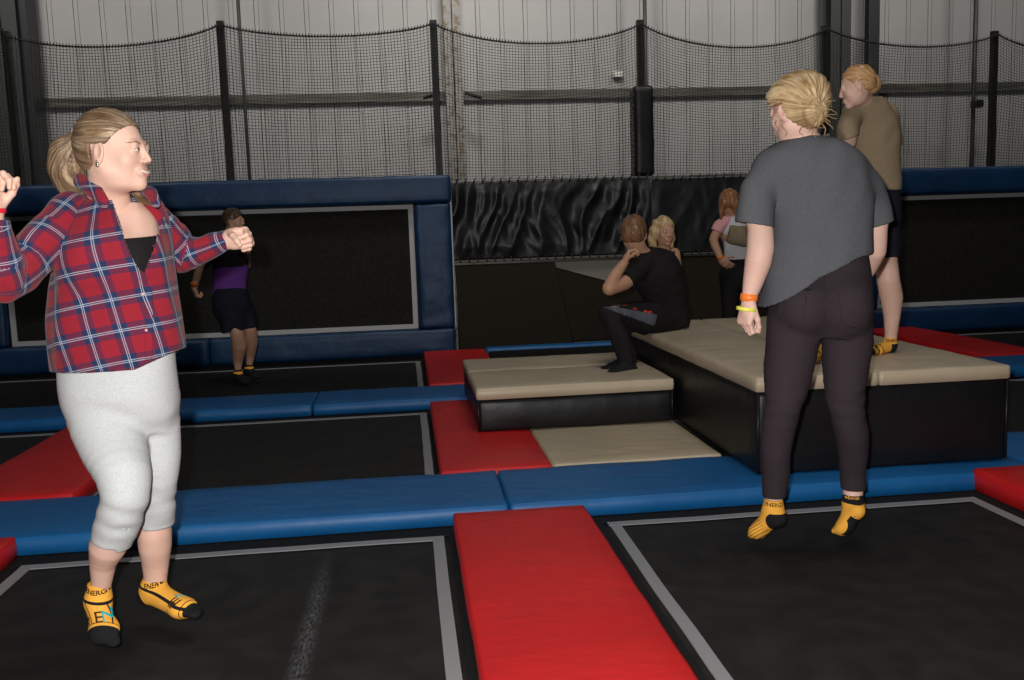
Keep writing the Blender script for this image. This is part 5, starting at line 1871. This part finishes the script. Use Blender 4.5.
# ================================================================== person in khaki on the tall platform
def build_khaki():
    Y0 = 4.42
    b = at(884, 354, Y0)
    R_ = person((b[0], b[1], 0.55), 'person in khaki T-shirt and navy shorts standing on the tall platform, back turned')
    hc = at(857, 86, 4.30)
    f = nrm(-0.90 * U + 0.30 * V - 0.32 * W); s = 0.80
    F, fr, G = head(hc, f, (0, 0, 1), s, 0.0042, [(hc - 0.04 * W + 0.01 * U, 0.040), (at(864, 100, 4.36), 0.044), (at(868, 108, 4.40), 0.055)])
    hp = F.mesh(1)
    C = Field(at(800, 355, Y0) - [0.05, 0.3, 0.02], at(905, 100, Y0) + [0.05, 0.3, 0.02], 0.0085)
    C.loft([st(856, 884, 106, 4.40, 0.7), st(850, 892, 116, 4.40, 0.6), st(854, 895, 140, 4.42, 0.6), st(862, 894, 175, 4.44, 0.6), st(862, 894, 200, 4.44, 0.6)], 0.02)
    C.chain([(at(850, 116, 4.38), 0.040), (at(849, 142, 4.30), 0.036), (at(838, 165, 4.20), 0.030), (at(826, 180, 4.14), 0.022)], 0.02)
    C.chain([(at(886, 116, 4.46), 0.038), (at(887, 150, 4.60), 0.034), (at(872, 168, 4.54), 0.028), (at(852, 176, 4.42), 0.022)], 0.02)
    C.chain([(at(882, 235, 4.46), 0.06), lg(876, 262, 897, 260, 4.45), lg(877, 280, 899, 279, 4.44), lg(881, 298, 902.5, 297, 4.46), lg(884, 316, 900, 315, 4.47), lg(885, 334, 897, 334, 4.48), lg(884.5, 344, 896.5, 344, 4.48)], 0.02)
    C.chain([(at(862, 235, 4.40), 0.06), (at(846, 275, 4.30), 0.048), (at(838, 300, 4.28), 0.046), (at(830, 325, 4.30), 0.032), (at(826, 342, 4.32), 0.03)], 0.02)
    h1 = hand(at(826, 180, 4.14), nrm(-U - 0.2 * W), nrm(V), 1, 0.8, 0.0045, (40, 60, 40))
    h2 = hand(at(852, 176, 4.42), nrm(-U - 0.1 * W), nrm(V), -1, 0.8, 0.0045, (40, 60, 40))
    make_obj('body', [hp, C.mesh(1), h1.mesh(1), h2.mesh(1)], SKIN, R_)
    face_extras(R_, hc, fr, s, hp, h=0.003)
    bun = at(872, 84, 4.31)
    F = field_for([hc - 0.12, hc + 0.12, bun], 0.05, 0.004)
    hair_cap(F, hc, fr, s, lambda x, y, z: y * 0.80 - (z - 0.028) * 0.62 - 0.022, 0.99, -0.05)
    F.ell(bun, (0.044, 0.042, 0.046), None, 0.008)
    F.ell(bun - U * 0.01 + W * 0.03, (0.03, 0.03, 0.025), None, 0.012)
    X, Yg, Z = F.grid()
    q = [(X - bun[0]), (Yg - bun[1]), (Z - bun[2])]
    th = np.arctan2(q[2], q[0] * U[0] + q[1] * U[1])
    F.D += (0.0016 * np.sin(th * 20 + 30 * np.sqrt(q[0] ** 2 + q[2] ** 2))).astype(np.float32)
    make_obj('hair', F.mesh(1), HAIR_W3, R_, attrs={'strand': strand_attr(bun, nrm(-V * 0.7 + 0.6 * U), 1.2)})
    S = Field(at(832, 200, Y0) - [0.02, 0.3, 0.0], at(906, 92, Y0) + [0.02, 0.3, 0.02], 0.0075)
    S.loft([st(858, 882, 98, 4.38, 0.8), st(850, 889, 105, 4.39, 0.7), st(848, 895, 116, 4.40, 0.66), st(850, 899, 135, 4.42, 0.70), st(854, 900, 160, 4.43, 0.70), st(857, 901, 180, 4.44, 0.72), st(859, 901, 196, 4.44, 0.72)], 0.02)
    S.chain([(at(853, 112, 4.38), 0.050), (at(848, 126, 4.34), 0.052), (at(847, 145, 4.28), 0.050)], 0.03)
    S.chain([(at(888, 114, 4.44), 0.048), (at(892, 130, 4.46), 0.045), (at(894, 142, 4.46), 0.042)], 0.03)
    S.wrinkle(0.004, 14, 41, (1, 1, 0.6)); S.wrinkle(0.002, 36, 43)
    X, Yg, Z = S.grid()
    u = (X - at(858, 140, 4.40)[0]) * U[0] + (Yg - at(858, 140, 4.40)[1]) * U[1] + 0 * Z
    zs_, zb_ = at(848, 134.5, 4.35)[2], at(880, 191, 4.44)[2]
    S.D = np.maximum(S.D, np.where(u < -0.012, zs_ + 0.3 * u - Z, zb_ - Z).astype(np.float32))
    make_obj('shirt', S.mesh(1), M_KHAKI, R_)
    Pn = Field(at(836, 262, Y0) - [0.05, 0.25, 0.0], at(906, 180, Y0) + [0.02, 0.25, 0.0], 0.0075)
    Pn.loft([st(858, 898, 182, 4.44, 0.7), st(857, 900, 200, 4.44, 0.75), st(858, 900, 220, 4.44, 0.7)], 0.03)
    Pn.chain([(at(880, 215, 4.46), 0.095), lg(868, 240, 900, 240, 4.46), lg(871, 268, 899, 268, 4.45)], 0.03)
    Pn.chain([(at(868, 215, 4.40), 0.09), (at(858, 240, 4.36), 0.08), (at(850, 268, 4.30), 0.075)], 0.03)
    Pn.wrinkle(0.003, 20, 45, (1, 1, 0.5))
    X, Yg, Z = Pn.grid()
    Pn.D = np.maximum(Pn.D, (at(885, 257, 4.45)[2] - Z + 0 * X + 0 * Yg).astype(np.float32))
    make_obj('shorts', Pn.mesh(1), M_NAVY, R_)
    for (top, ank, heel, ball, toe) in ((at(890.5, 337, 4.48), at(890.5, 343, 4.48), at(891, 348, 4.47), at(876, 350.5, 4.42), at(870, 351, 4.41)),
                                        (at(826, 338, 4.32), at(826, 346, 4.32), at(828, 352, 4.30), at(814, 356, 4.24), at(808, 357, 4.22))):
        F, fwd, nn = foot_field(top, ank, heel, ball, toe, nrm(V - 0.2 * U), 0.80, 0.0042, 0.038)
        F.plane(top, W); F.rest_on(0.5485)

        def mf(C_, heel=heel, ank=ank, fwd=fwd, toe=toe):
            out = np.zeros(len(C_))
            out[(np.linalg.norm(C_ - heel, axis=1) < 0.043) & (C_[:, 2] < ank[2])] = 1
            t = (C_ - toe) @ fwd
            out[(t > -0.012)] = 1
            out[(np.abs(t + 0.03) < 0.004) | (np.abs(t + 0.06) < 0.003)] = 1
            return out
        o = make_obj('sock', F.mesh(1), [M_SOCKY, M_SOCKB], R_, mf)
        wrap_text('ENERGI', 0.020, o, (np.asarray(top) + ank) / 2 - V * 0.04, U, W, V, M_INKD, R_)


build_khaki()


# ================================================================== seated man
def build_seated():
    Y0 = 5.9
    b = at(665, 336, Y0)
    R_ = person((b[0], b[1], 0.55), 'person in black T-shirt and black tracksuit bottoms sitting on the edge of the tall platform')
    hc = at(634, 234, 5.86)
    f = nrm(0.25 * U + 0.95 * V - 0.22 * W); s = 0.98
    F, fr, G = head(hc, f, (0, 0, 1), s, 0.005, [(hc - 0.05 * W, 0.052), (at(641, 253, 5.9), 0.056), (at(648, 262, 5.92), 0.07)], male=True)
    hp = F.mesh(1)
    C = Field(at(596, 350, 5.5) - [0.05, 0.35, 0.2], at(692, 248, 6.2) + [0.05, 0.35, 0.05], 0.0095)
    C.chain([(at(652, 268, 5.93), 0.11), (at(664, 292, 5.98), 0.11), (at(668, 318, 6.0), 0.11)], 0.02)
    C.chain([(at(642, 268, 5.84), 0.050), (at(625, 283, 5.76), 0.046), (at(609.5, 289, 5.68), 0.042)], 0.01)
    C.chain([(at(608.5, 288, 5.68), 0.040), (at(616, 274, 5.72), 0.038), (at(625, 262, 5.78), 0.027)], 0.01)
    C.chain([(at(668, 266, 6.05), 0.055), (at(652, 282, 6.20), 0.045), (at(636, 268, 6.05), 0.036), (at(628, 258, 5.9), 0.028)], 0.02)
    C.chain([(at(662, 320, 5.95), 0.07), (at(612, 312, 5.60), 0.045), (at(624, 352, 5.55), 0.032), (at(625, 362, 5.56), 0.034)], 0.01)
    C.rest_on(0.56, 1.545)
    h1 = hand(at(624, 262, 5.78), nrm(0.45 * U + 0.85 * W + 0.1 * V), nrm(U - 0.3 * W), -1, 0.95, 0.005, (50, 60, 40))
    h2 = hand(at(628, 260, 5.88), nrm(0.25 * U + 0.9 * W), nrm(-V * 0.3 + 0.6 * U), 1, 0.95, 0.005, (50, 60, 40))
    make_obj('body', [hp, C.mesh(1), h1.mesh(1), h2.mesh(1)], SKIN_T, R_)
    face_extras(R_, hc, fr, s, hp, h=0.004)
    F = field_for([hc - 0.13, hc + 0.13], 0.02, 0.005)
    hair_cap(F, hc, fr, s, lambda x, y, z: y * 0.80 - (z - 0.028) * 0.62 - 0.026, 1.03, -0.068)
    F.wrinkle(0.003, 120, 51)
    make_obj('hair', F.mesh(1), HAIR_B, R_, attrs={'strand': strand_attr(hc + 0.1 * W, W, 1.2)})
    S = Field(at(610, 345, 5.7) - [0.02, 0.3, 0.02], at(694, 244, 6.1) + [0.02, 0.3, 0.02], 0.0085)
    S.chain([(at(648, 260, 5.92), 0.085), (at(656, 272, 5.94), 0.165), (at(664, 292, 5.98), 0.150), (at(666, 310, 6.0), 0.145), (at(668, 322, 6.0), 0.150)], 0.02, (V, 0.85))
    S.chain([(at(650, 258, 5.9), 0.075), (at(638, 268, 5.84), 0.076), (at(629, 276, 5.79), 0.076), (at(618, 284, 5.74), 0.07)], 0.03)
    S.chain([(at(664, 262, 6.0), 0.075), (at(672, 272, 6.1), 0.075), (at(664, 284, 6.18), 0.07)], 0.03)
    S.wrinkle(0.005, 14, 53, (1, 1, 0.6)); S.wrinkle(0.002, 40, 54)
    S.cut(at(626, 279, 5.77), nrm(at(618, 286, 5.74) - at(634, 272, 5.81)), 0.14)
    S.ell(at(641, 249, 5.9), (0.07, 0.07, 0.045), None, 0.003, 'sub')
    S.rest_on(0.56, 1.535)
    make_obj('shirt', S.mesh(1), M_TOPB, R_)
    Pn = Field(at(596, 372, 5.5) - [0.05, 0.25, 0.02], at(692, 300, 6.15) + [0.02, 0.3, 0.02], 0.008)
    Pn.chain([(at(667, 316, 6.0), 0.14), (at(664, 322, 5.96), 0.125), (at(640, 316, 5.78), 0.105), (at(620, 312, 5.66), 0.088), (at(611, 312, 5.60), 0.075)], 0.02)
    Pn.chain([(at(611, 312, 5.60), 0.075), lg(603, 325, 623, 322, 5.56), lg(611, 342, 630, 338, 5.55), lg(617, 356, 633, 353, 5.55), lg(620, 364, 634, 362, 5.55)], 0.02)
    Pn.chain([(at(672, 318, 6.08), 0.13), (at(640, 314, 5.98), 0.09), (at(616, 314, 5.80), 0.075), (at(622, 340, 5.72), 0.058), (at(630, 360, 5.68), 0.045)], 0.02)
    Pn.wrinkle(0.005, 22, 55); Pn.wrinkle(0.002, 50, 56)
    Pn.rest_on(0.5465, 1.535)

    def mf(C_):
        a_, b_ = at(604, 305, 5.55), at(664, 321, 5.85)
        n_ = nrm(np.cross(b_ - a_, V)); n_ = n_ if n_[2] > 0 else -n_
        d = (C_ - a_) @ n_; t = (C_ - a_) @ nrm(b_ - a_)
        out = np.zeros(len(C_))
        facing = (C_ @ V) < (at(640, 312, 5.80) @ V) + 0.0
        hw = 0.010 + 0.026 * np.clip(t / 0.40, 0, 1)
        out[(np.abs(d + 0.004) < hw) & facing & (t < 0.42)] = 1
        out[(np.abs(d - 0.004 - hw) < 0.004) & (t > 0.30) & (t < 0.37) & facing] = 2
        out[(np.abs(d - 0.006 - hw) < 0.004) & (t > 0.21) & (t < 0.24) & facing] = 2
        return out
    make_obj('tracksuit_bottoms', Pn.mesh(1), [M_TOPB, M_GSTRIPE, M_REDACC], R_, mf)
    for (top, ank, heel, ball, toe) in ((at(627, 358, 5.55), at(627, 364, 5.55), at(633, 370, 5.55), at(614, 374, 5.47), at(607, 374.5, 5.45)),
                                        (at(628, 352, 5.66), at(627, 358, 5.66), at(630, 363, 5.66), at(612, 368, 5.62), at(604, 368.5, 5.60))):
        F, fwd, nn = foot_field(top, ank, heel, ball, toe, nrm(V - 0.3 * U), 1.0, 0.006, 0.04)
        F.plane(top, W); F.rest_on(0.3565)

        def mf(C_, heel=heel, ball=ball):
            out = np.zeros(len(C_)); t = (C_ - heel) @ U
            out[(C_[:, 2] < heel[2] - 0.008) & (np.sin(C_[:, 0] * 240) > 0.55) & (t > -0.08)] = 1
            return out
        make_obj('sock', F.mesh(1), [M_SOCKB, M_SOCKY], R_, mf)


build_seated()


# ================================================================== blonde woman behind him
def build_blonde():
    hc = at(664, 231, 6.30)
    b = at(667, 322, 6.32)
    R_ = person((b[0], b[1], 0.55), 'person with wavy blonde hair and brown strappy top sitting behind the man in black')
    f = nrm(0.30 * U - 0.92 * V - 0.12 * W); s = 0.86
    F, fr, G = head(hc, f, (0, 0, 1), s, 0.0045, [(hc - 0.05 * W + 0.01 * V, 0.040), (at(664, 246, 6.32), 0.042), (at(664, 253, 6.34), 0.055)], smile=True)

    def hm(C_):
        L = to_local(C_, hc, fr, s)
        return ((np.abs(L[:, 0]) < 0.024) & (L[:, 1] > 0.086) & (L[:, 2] < -0.0505) & (L[:, 2] > -0.0745)).astype(int)
    hp = F.mesh(1)
    C = Field(at(640, 335, 6.2) - [0.1, 0.4, 0.1], at(692, 244, 6.5) + [0.1, 0.3, 0.05], 0.009)
    C.chain([(at(664, 256, 6.36), 0.06), (at(664, 270, 6.36), 0.115), (at(666, 295, 6.36), 0.105), (at(668, 318, 6.36), 0.13)], 0.02, (V, 0.75))
    C.chain([(at(650, 256, 6.34), 0.045), (at(647, 280, 6.28), 0.036), (at(655, 300, 6.16), 0.028), (at(664, 302, 6.1), 0.022)], 0.02)
    C.chain([(at(674, 254, 6.38), 0.045), (at(677, 274, 6.36), 0.038), (at(678, 296, 6.24), 0.030), (at(670, 304, 6.12), 0.022)], 0.02)
    C.rest_on(0.565)
    h1 = hand(at(664, 302, 6.1), nrm(U - 0.5 * W), nrm(-W), 1, 0.85, 0.006, (30, 40, 30)); h2 = hand(at(670, 304, 6.12), nrm(-U - 0.5 * W), nrm(-W), -1, 0.85, 0.006, (30, 40, 30))
    make_obj('body', [hp, C.mesh(1), h1.mesh(1), h2.mesh(1)], [SKIN_T, M_LIP], R_, hm)
    face_extras(R_, hc, fr, s, hp, h=0.003)
    F = field_for([hc - 0.14, hc + 0.14, at(650, 262, 6.3)], 0.03, 0.005)
    hair_cap(F, hc, fr, s, lambda x, y, z: y * 0.85 - (z - 0.026) * 0.5 - 0.045 + 0.0 * x, 0.99, -0.06, earcut=False)
    F.chain([(at(656, 224, 6.29), 0.030), (at(652.5, 236, 6.31), 0.034), (at(653, 248, 6.34), 0.028), (at(652, 258, 6.36), 0.02)], 0.02)
    F.chain([(at(671, 224, 6.32), 0.018), (at(673, 236, 6.34), 0.016), (at(672, 246, 6.38), 0.014)], 0.02)
    X, Yg, Z = F.grid()
    F.D += (0.004 * np.sin(Z * 75 + X * 60)).astype(np.float32)
    F.D = np.maximum(F.D, -(np.sqrt(((X - G(0, .08, -.02)[0]) / 0.8) ** 2 + (Yg - G(0, .08, -.02)[1]) ** 2 + ((Z - G(0, .08, -.02)[2]) / 1.35) ** 2) - 0.056).astype(np.float32))
    make_obj('hair', F.mesh(1), HAIR_4, R_, attrs={'strand': strand_attr(hc + 0.1 * W, W, 1.5)})
    S = field_for([at(650, 262, 6.34), at(682, 330, 6.36)], 0.14, 0.008)
    S.chain([(at(664, 268, 6.36), 0.100), (at(665, 278, 6.36), 0.122), (at(667, 296, 6.36), 0.112), (at(669, 318, 6.36), 0.135)], 0.02, (V, 0.78))
    S.plane(at(664, 262, 6.36), W)
    for x0, x1 in ((656, 655), (672, 674)):
        S.chain([(at(x0, 266, 6.25), 0.012), (at(x1, 252, 6.31), 0.010)], 0.01)
    S.wrinkle(0.003, 25, 61)
    S.rest_on(0.56)
    make_obj('strappy_top', S.mesh(1), M_BROWN, R_)
    P_ = field_for([at(660, 322, 6.3), at(690, 322, 5.95), at(648, 322, 6.0)], 0.14, 0.009)
    zc = 0.555 + 0.075
    q = lambda x_, y_: np.array([x_, y_, zc])
    c0 = at(668, 320, 6.36); c0[2] = zc
    P_.chain([(c0, 0.115), (c0 - V * 0.06 - U * 0.19, 0.065), (c0 - V * 0.12 + U * 0.02, 0.05)], 0.02)
    P_.chain([(c0, 0.115), (c0 - V * 0.05 + U * 0.09, 0.065), (c0 - V * 0.12 - U * 0.08, 0.05)], 0.02)
    P_.plane(np.array([0, 0, 0.553]), -W)
    make_obj('leggings', P_.mesh(1), M_NAVY, R_)


build_blonde()


# ================================================================== woman with pink sleeves
def build_pink():
    Y0 = 7.6
    hc = at(729, 203, Y0)
    b = at(740, 330, Y0)
    R_ = person((b[0], b[1], 0.08), 'person with ginger hair in a white top with pink sleeves, hand on hip')
    f = nrm(0.25 * U + 0.9 * V - 0.25 * W); s = 0.92
    F, fr, G = head(hc, f, (0, 0, 1), s, 0.006, [(hc - 0.05 * W, 0.045), (at(733, 219, Y0 + 0.02), 0.048), (at(735, 226, Y0 + 0.02), 0.06)])
    hp = F.mesh(1)
    mp = m_per_px(at(735, 250, Y0))
    C = Field(at(700, 260, Y0) - [0.05, 0.4, 1.3], at(775, 215, Y0) + [0.05, 0.4, 0.05], 0.011)
    C.loft([st(724, 752, 224, Y0 + 0.02, 0.65), st(720, 756, 230, Y0 + 0.02, 0.62), st(726, 754, 250, Y0 + 0.02, 0.62), st(727, 753, 262, Y0 + 0.02, 0.66), st(724, 756, 280, Y0 + 0.02, 0.7)], 0.02)
    C.chain([(at(720, 225, Y0), 0.042), (at(713, 240, Y0 - 0.05), 0.038), (at(717, 250, Y0 - 0.08), 0.034), (at(720.5, 258, Y0 - 0.12), 0.026)], 0.02)
    C.chain([(at(755, 226, Y0), 0.042), (at(760, 245, Y0 + 0.03), 0.036), (at(756, 262, Y0 - 0.03), 0.028)], 0.02)
    z0 = 0.10
    hipc = at(740, 275, Y0 + 0.02)
    for sx, yy in ((-1, 0), (1, 0.02)):
        kn = hipc + U * 0.09 * sx; kn[2] = 0.52
        an = hipc + U * 0.10 * sx; an[2] = z0 + 0.07
        C.chain([(hipc + U * 0.08 * sx, 0.08), (kn, 0.052), (an, 0.034)], 0.02)
    h1 = hand(at(720.5, 259, Y0 - 0.12), nrm(0.75 * U - 0.62 * W), nrm(V + 0.3 * W), 1, 0.95, 0.006, (22, 30, 20), 0.05, (0.6, 0.7, 0.2), 10)
    h2 = hand(at(756, 262, Y0 - 0.03), nrm(-0.5 * U - 0.6 * W), nrm(V), -1, 0.95, 0.007, (30, 40, 30))
    make_obj('body', [hp, C.mesh(1), h1.mesh(1), h2.mesh(1)], SKIN_T, R_)
    face_extras(R_, hc, fr, s, hp, h=0.004)
    F = field_for([hc - 0.14, hc + 0.14, at(722, 222, Y0)], 0.03, 0.006)
    hair_cap(F, hc, fr, s, lambda x, y, z: y * 0.80 - (z - 0.028) * 0.62 - 0.022, 1.08, -0.06, earcut=False)
    F.chain([(at(724, 200, Y0 - 0.04), 0.035), (at(721, 212, Y0 - 0.04), 0.022), (at(721, 220, Y0 - 0.03), 0.010)], 0.02)
    F.chain([(at(736, 205, Y0 - 0.06), 0.045), (at(737, 212, Y0 - 0.06), 0.03)], 0.02)
    X, Yg, Z = F.grid()
    F.D += (0.003 * np.sin((X + Yg * 0.3) * 160 + 20 * Z)).astype(np.float32)
    make_obj('hair', F.mesh(1), HAIR_R, R_, attrs={'strand': strand_attr(hc + 0.1 * W, W, 1.5)})
    S = field_for([at(714, 216, Y0), at(766, 268, Y0)], 0.10, 0.009)
    S.loft([st(729, 745, 213, Y0 + 0.02, 0.8), st(722, 752, 218, Y0 + 0.02, 0.7), st(719, 757, 226, Y0 + 0.02, 0.64), st(724, 755, 245, Y0 + 0.02, 0.66), st(724, 755, 262, Y0 + 0.02, 0.70)], 0.02)
    S.wrinkle(0.003, 22, 71)
    S.plane(at(738, 259.5, Y0), -W)
    make_obj('white_top', S.mesh(1), M_WHITET, R_)
    S = field_for([at(712, 216, Y0), at(766, 240, Y0)], 0.10, 0.008)
    S.chain([(at(727, 221, Y0), 0.055), (at(719, 226, Y0 - 0.01), 0.053), (at(713.5, 238, Y0 - 0.04), 0.049)], 0.02)
    S.cut(at(716, 231, Y0 - 0.03), nrm(at(713, 240, Y0) - at(720, 224, Y0)), 0.15)
    make_obj('pink_sleeve', S.mesh(1), M_PINK, R_)
    S = field_for([at(745, 216, Y0), at(766, 240, Y0)], 0.10, 0.009)
    S.chain([(at(749, 221, Y0), 0.055), (at(757, 228, Y0), 0.050), (at(759, 236, Y0), 0.046)], 0.02)
    make_obj('pink_sleeve', S.mesh(1), M_PINK, R_)
    Pn = Field(hipc + [-0.28, -0.25, -0.95], hipc + [0.28, 0.25, 0.18], 0.011)
    Pn.loft([st(725, 754, 258, Y0 + 0.02, 0.70), st(723, 756, 275, Y0 + 0.02, 0.8), st(724, 756, 288, Y0 + 0.02, 0.7)], 0.02)
    for sx in (-1, 1):
        kn = hipc + U * 0.09 * sx; kn[2] = 0.52
        an = hipc + U * 0.10 * sx; an[2] = z0 + 0.03
        Pn.chain([(hipc + U * 0.075 * sx, 0.105), (kn, 0.066), (an, 0.045)], 0.02)
    Pn.plane(np.array([0, 0, z0 + 0.05]), -W)
    make_obj('leggings', Pn.mesh(1), M_TOPB, R_)
    for sx in (-1, 1):
        an = hipc + U * 0.10 * sx; an[2] = z0 + 0.07
        F, _, _ = foot_field(an + W * 0.04, an, an - V * 0.04 - W * 0.035, an + V * 0.11 - W * 0.05, an + V * 0.16 - W * 0.052, U, 0.95, 0.009, 0.038)
        make_obj('sock', F.mesh(1), M_SOCKB, R_)
    band('wristband', at(720, 257, Y0 - 0.12), nrm(0.2 * U - W), 0.028, 0.02, M_BANDO, R_)
    # khaki top bundled under the arm
    F = field_for([at(727, 240, Y0 - 0.2), at(756, 232, Y0 - 0.2)], 0.10, 0.009)
    F.chain([(at(734, 234, Y0 - 0.16), 0.085), (at(746, 235, Y0 - 0.17), 0.10), (at(758, 235, Y0 - 0.16), 0.09)], 0.02, (V, 0.6))
    F.plane(at(740, 247, Y0 - 0.2), nrm(-W - 0.12 * U)); F.plane(at(728, 240, Y0 - 0.2), nrm(-U + 0.25 * W)); F.plane(at(740, 226, Y0 - 0.2), W)
    F.wrinkle(0.006, 26, 73)
    o = make_obj('folded_shirt', F.mesh(1), M_KHAKI, None)
    tag(o, 'khaki cloth bundle held against the white top of the pink-sleeved person', 'clothing')


build_pink()


# ================================================================== man in the purple top
def build_purple():
    Y0 = 8.0
    b = at(243, 380, Y0)
    R_ = person((b[0], b[1], 0.0), 'person with short dark hair in purple top and navy shorts on the far trampoline')
    hc = at(234, 221, Y0)
    f = nrm(0.93 * U - 0.22 * V - 0.05 * W); s = 0.86
    F, fr, G = head(hc, f, (0, 0, 1), s, 0.0055, [(hc - 0.05 * W - 0.01 * U, 0.045), (at(228, 236, Y0), 0.050), (at(228, 243, Y0), 0.06)], male=True)
    hp = F.mesh(1)
    C = Field(at(186, 375, Y0) - [0.05, 0.3, 0.05], at(262, 234, Y0) + [0.05, 0.3, 0.05], 0.011)
    C.chain([(at(229, 248, Y0), 0.075), (at(230, 268, Y0), 0.08), (at(231, 292, Y0), 0.08)], 0.02)
    C.chain([(at(216, 248, Y0 - 0.05), 0.042), (at(200, 266, Y0 - 0.1), 0.036), (at(194, 288, Y0 - 0.12), 0.028)], 0.02)
    C.chain([(at(240, 248, Y0 + 0.05), 0.042), (at(247, 266, Y0 + 0.12), 0.036), (at(247, 252, Y0 - 0.05), 0.027)], 0.02)
    for st_ in (((at(228, 305, Y0), 0.08), (at(237, 333, Y0 - 0.12), 0.056), lg(232, 346, 247, 346, Y0 - 0.06), lg(233, 360, 243, 360, Y0), lg(235, 372, 241, 372, Y0)),
                ((at(238, 305, Y0 + 0.05), 0.08), (at(250, 330, Y0 - 0.02), 0.056), lg(246, 343, 258, 342, Y0 + 0.04), lg(246, 356, 255, 355, Y0 + 0.1), lg(246, 367, 252, 367, Y0 + 0.1))):
        C.chain(list(st_), 0.02)
    h1 = hand(at(194, 288, Y0 - 0.12), nrm(0.3 * U - W), nrm(U), 1, 0.9, 0.006, (60, 80, 50))
    h2 = hand(at(247, 252, Y0 - 0.05), nrm(W - 0.5 * V), nrm(-U), 1, 0.9, 0.006, (60, 80, 50))
    make_obj('body', [hp, C.mesh(1), h1.mesh(1), h2.mesh(1)], SKIN_T, R_)
    face_extras(R_, hc, fr, s, hp, brow=M_LASH, h=0.004)
    F = field_for([hc - 0.12, hc + 0.12], 0.02, 0.005)
    hair_cap(F, hc, fr, s, lambda x, y, z: y * 0.80 - (z - 0.028) * 0.62 - 0.046, 1.04, -0.04)
    F.wrinkle(0.003, 110, 81)
    make_obj('hair', F.mesh(1), HAIR_D, R_, attrs={'strand': strand_attr(hc + 0.1 * W, W, 1.2)})
    F = field_for([G(0, 0.07, -0.08)], 0.10, 0.005)
    F.ell(G(0, 0.052, -0.078), np.array((0.056, 0.048, 0.040)) * s, fr, 0)
    F.plane(G(0, 0, -0.070), fr[2])
    make_obj('beard', F.mesh(1), HAIR_D, R_, attrs={'strand': strand_attr(hc, W)})
    S = field_for([at(208, 240, Y0), at(254, 300, Y0)], 0.12, 0.009)
    S.loft([st(222, 236, 238, Y0, 0.8), st(214, 243, 243, Y0, 0.7), st(212, 247, 252, Y0, 0.66), st(214, 248, 268, Y0, 0.68), st(214, 246, 280, Y0, 0.7), st(212, 246, 294, Y0, 0.7)], 0.02)
    S.chain([(at(217, 247, Y0 - 0.05), 0.065), (at(207, 258, Y0 - 0.08), 0.058), (at(199, 268, Y0 - 0.1), 0.052)], 0.02)
    S.chain([(at(240, 247, Y0 + 0.05), 0.06), (at(244, 258, Y0 + 0.08), 0.052)], 0.02)
    S.wrinkle(0.004, 20, 83)
    zc = at(230, 267, Y0)[2]
    make_obj('two_tone_top', S.mesh(1), [M_PURPLE, M_TOPB], R_, lambda C_: (C_[:, 2] > zc + 0.05 * ((C_ - at(230, 267, Y0)) @ U)).astype(int))
    Pn = field_for([at(205, 288, Y0), at(260, 345, Y0)], 0.16, 0.009)
    Pn.loft([st(214, 246, 288, Y0, 0.75), st(213, 250, 305, Y0, 0.8), st(216, 250, 316, Y0, 0.7)], 0.02)
    Pn.chain([(at(229, 308, Y0), 0.125), (at(233, 322, Y0 - 0.06), 0.105), (at(235, 340, Y0 - 0.11), 0.095)], 0.02)
    Pn.chain([(at(240, 308, Y0 + 0.05), 0.11), (at(246, 322, Y0 + 0.02), 0.095), (at(250, 336, Y0), 0.085)], 0.02)
    Pn.wrinkle(0.004, 20, 85)
    Pn.plane(at(236, 331, Y0 - 0.1), nrm(-W + 0.12 * U))
    make_obj('shorts', Pn.mesh(1), M_NAVY, R_)
    for (x, y, yy) in ((238, 369, Y0), (249, 364, Y0 + 0.10)):
        top = at(x, y, yy); ank = at(x, y + 5, yy)
        fwd_ = nrm(0.75 * U - 0.55 * V)
        hl = ank - fwd_ * 0.04 - W * 0.03
        F, _, _ = foot_field(top, ank, hl, ank + fwd_ * 0.09 - W * 0.055, ank + fwd_ * 0.14 - W * 0.062, nrm(np.cross(fwd_, W)), 0.9, 0.008, 0.034)
        F.plane(top, W)
        zt_ = top[2]
        make_obj('sock', F.mesh(1), [M_SOCKB, M_SOCKY], R_, lambda C_, zt_=zt_: (np.abs(C_[:, 2] - zt_ + 0.030) < 0.009).astype(int))
    band('wristband', at(194.5, 284, Y0 - 0.12), nrm(0.2 * U - W), 0.032, 0.04, M_BANDO, R_)


build_purple()
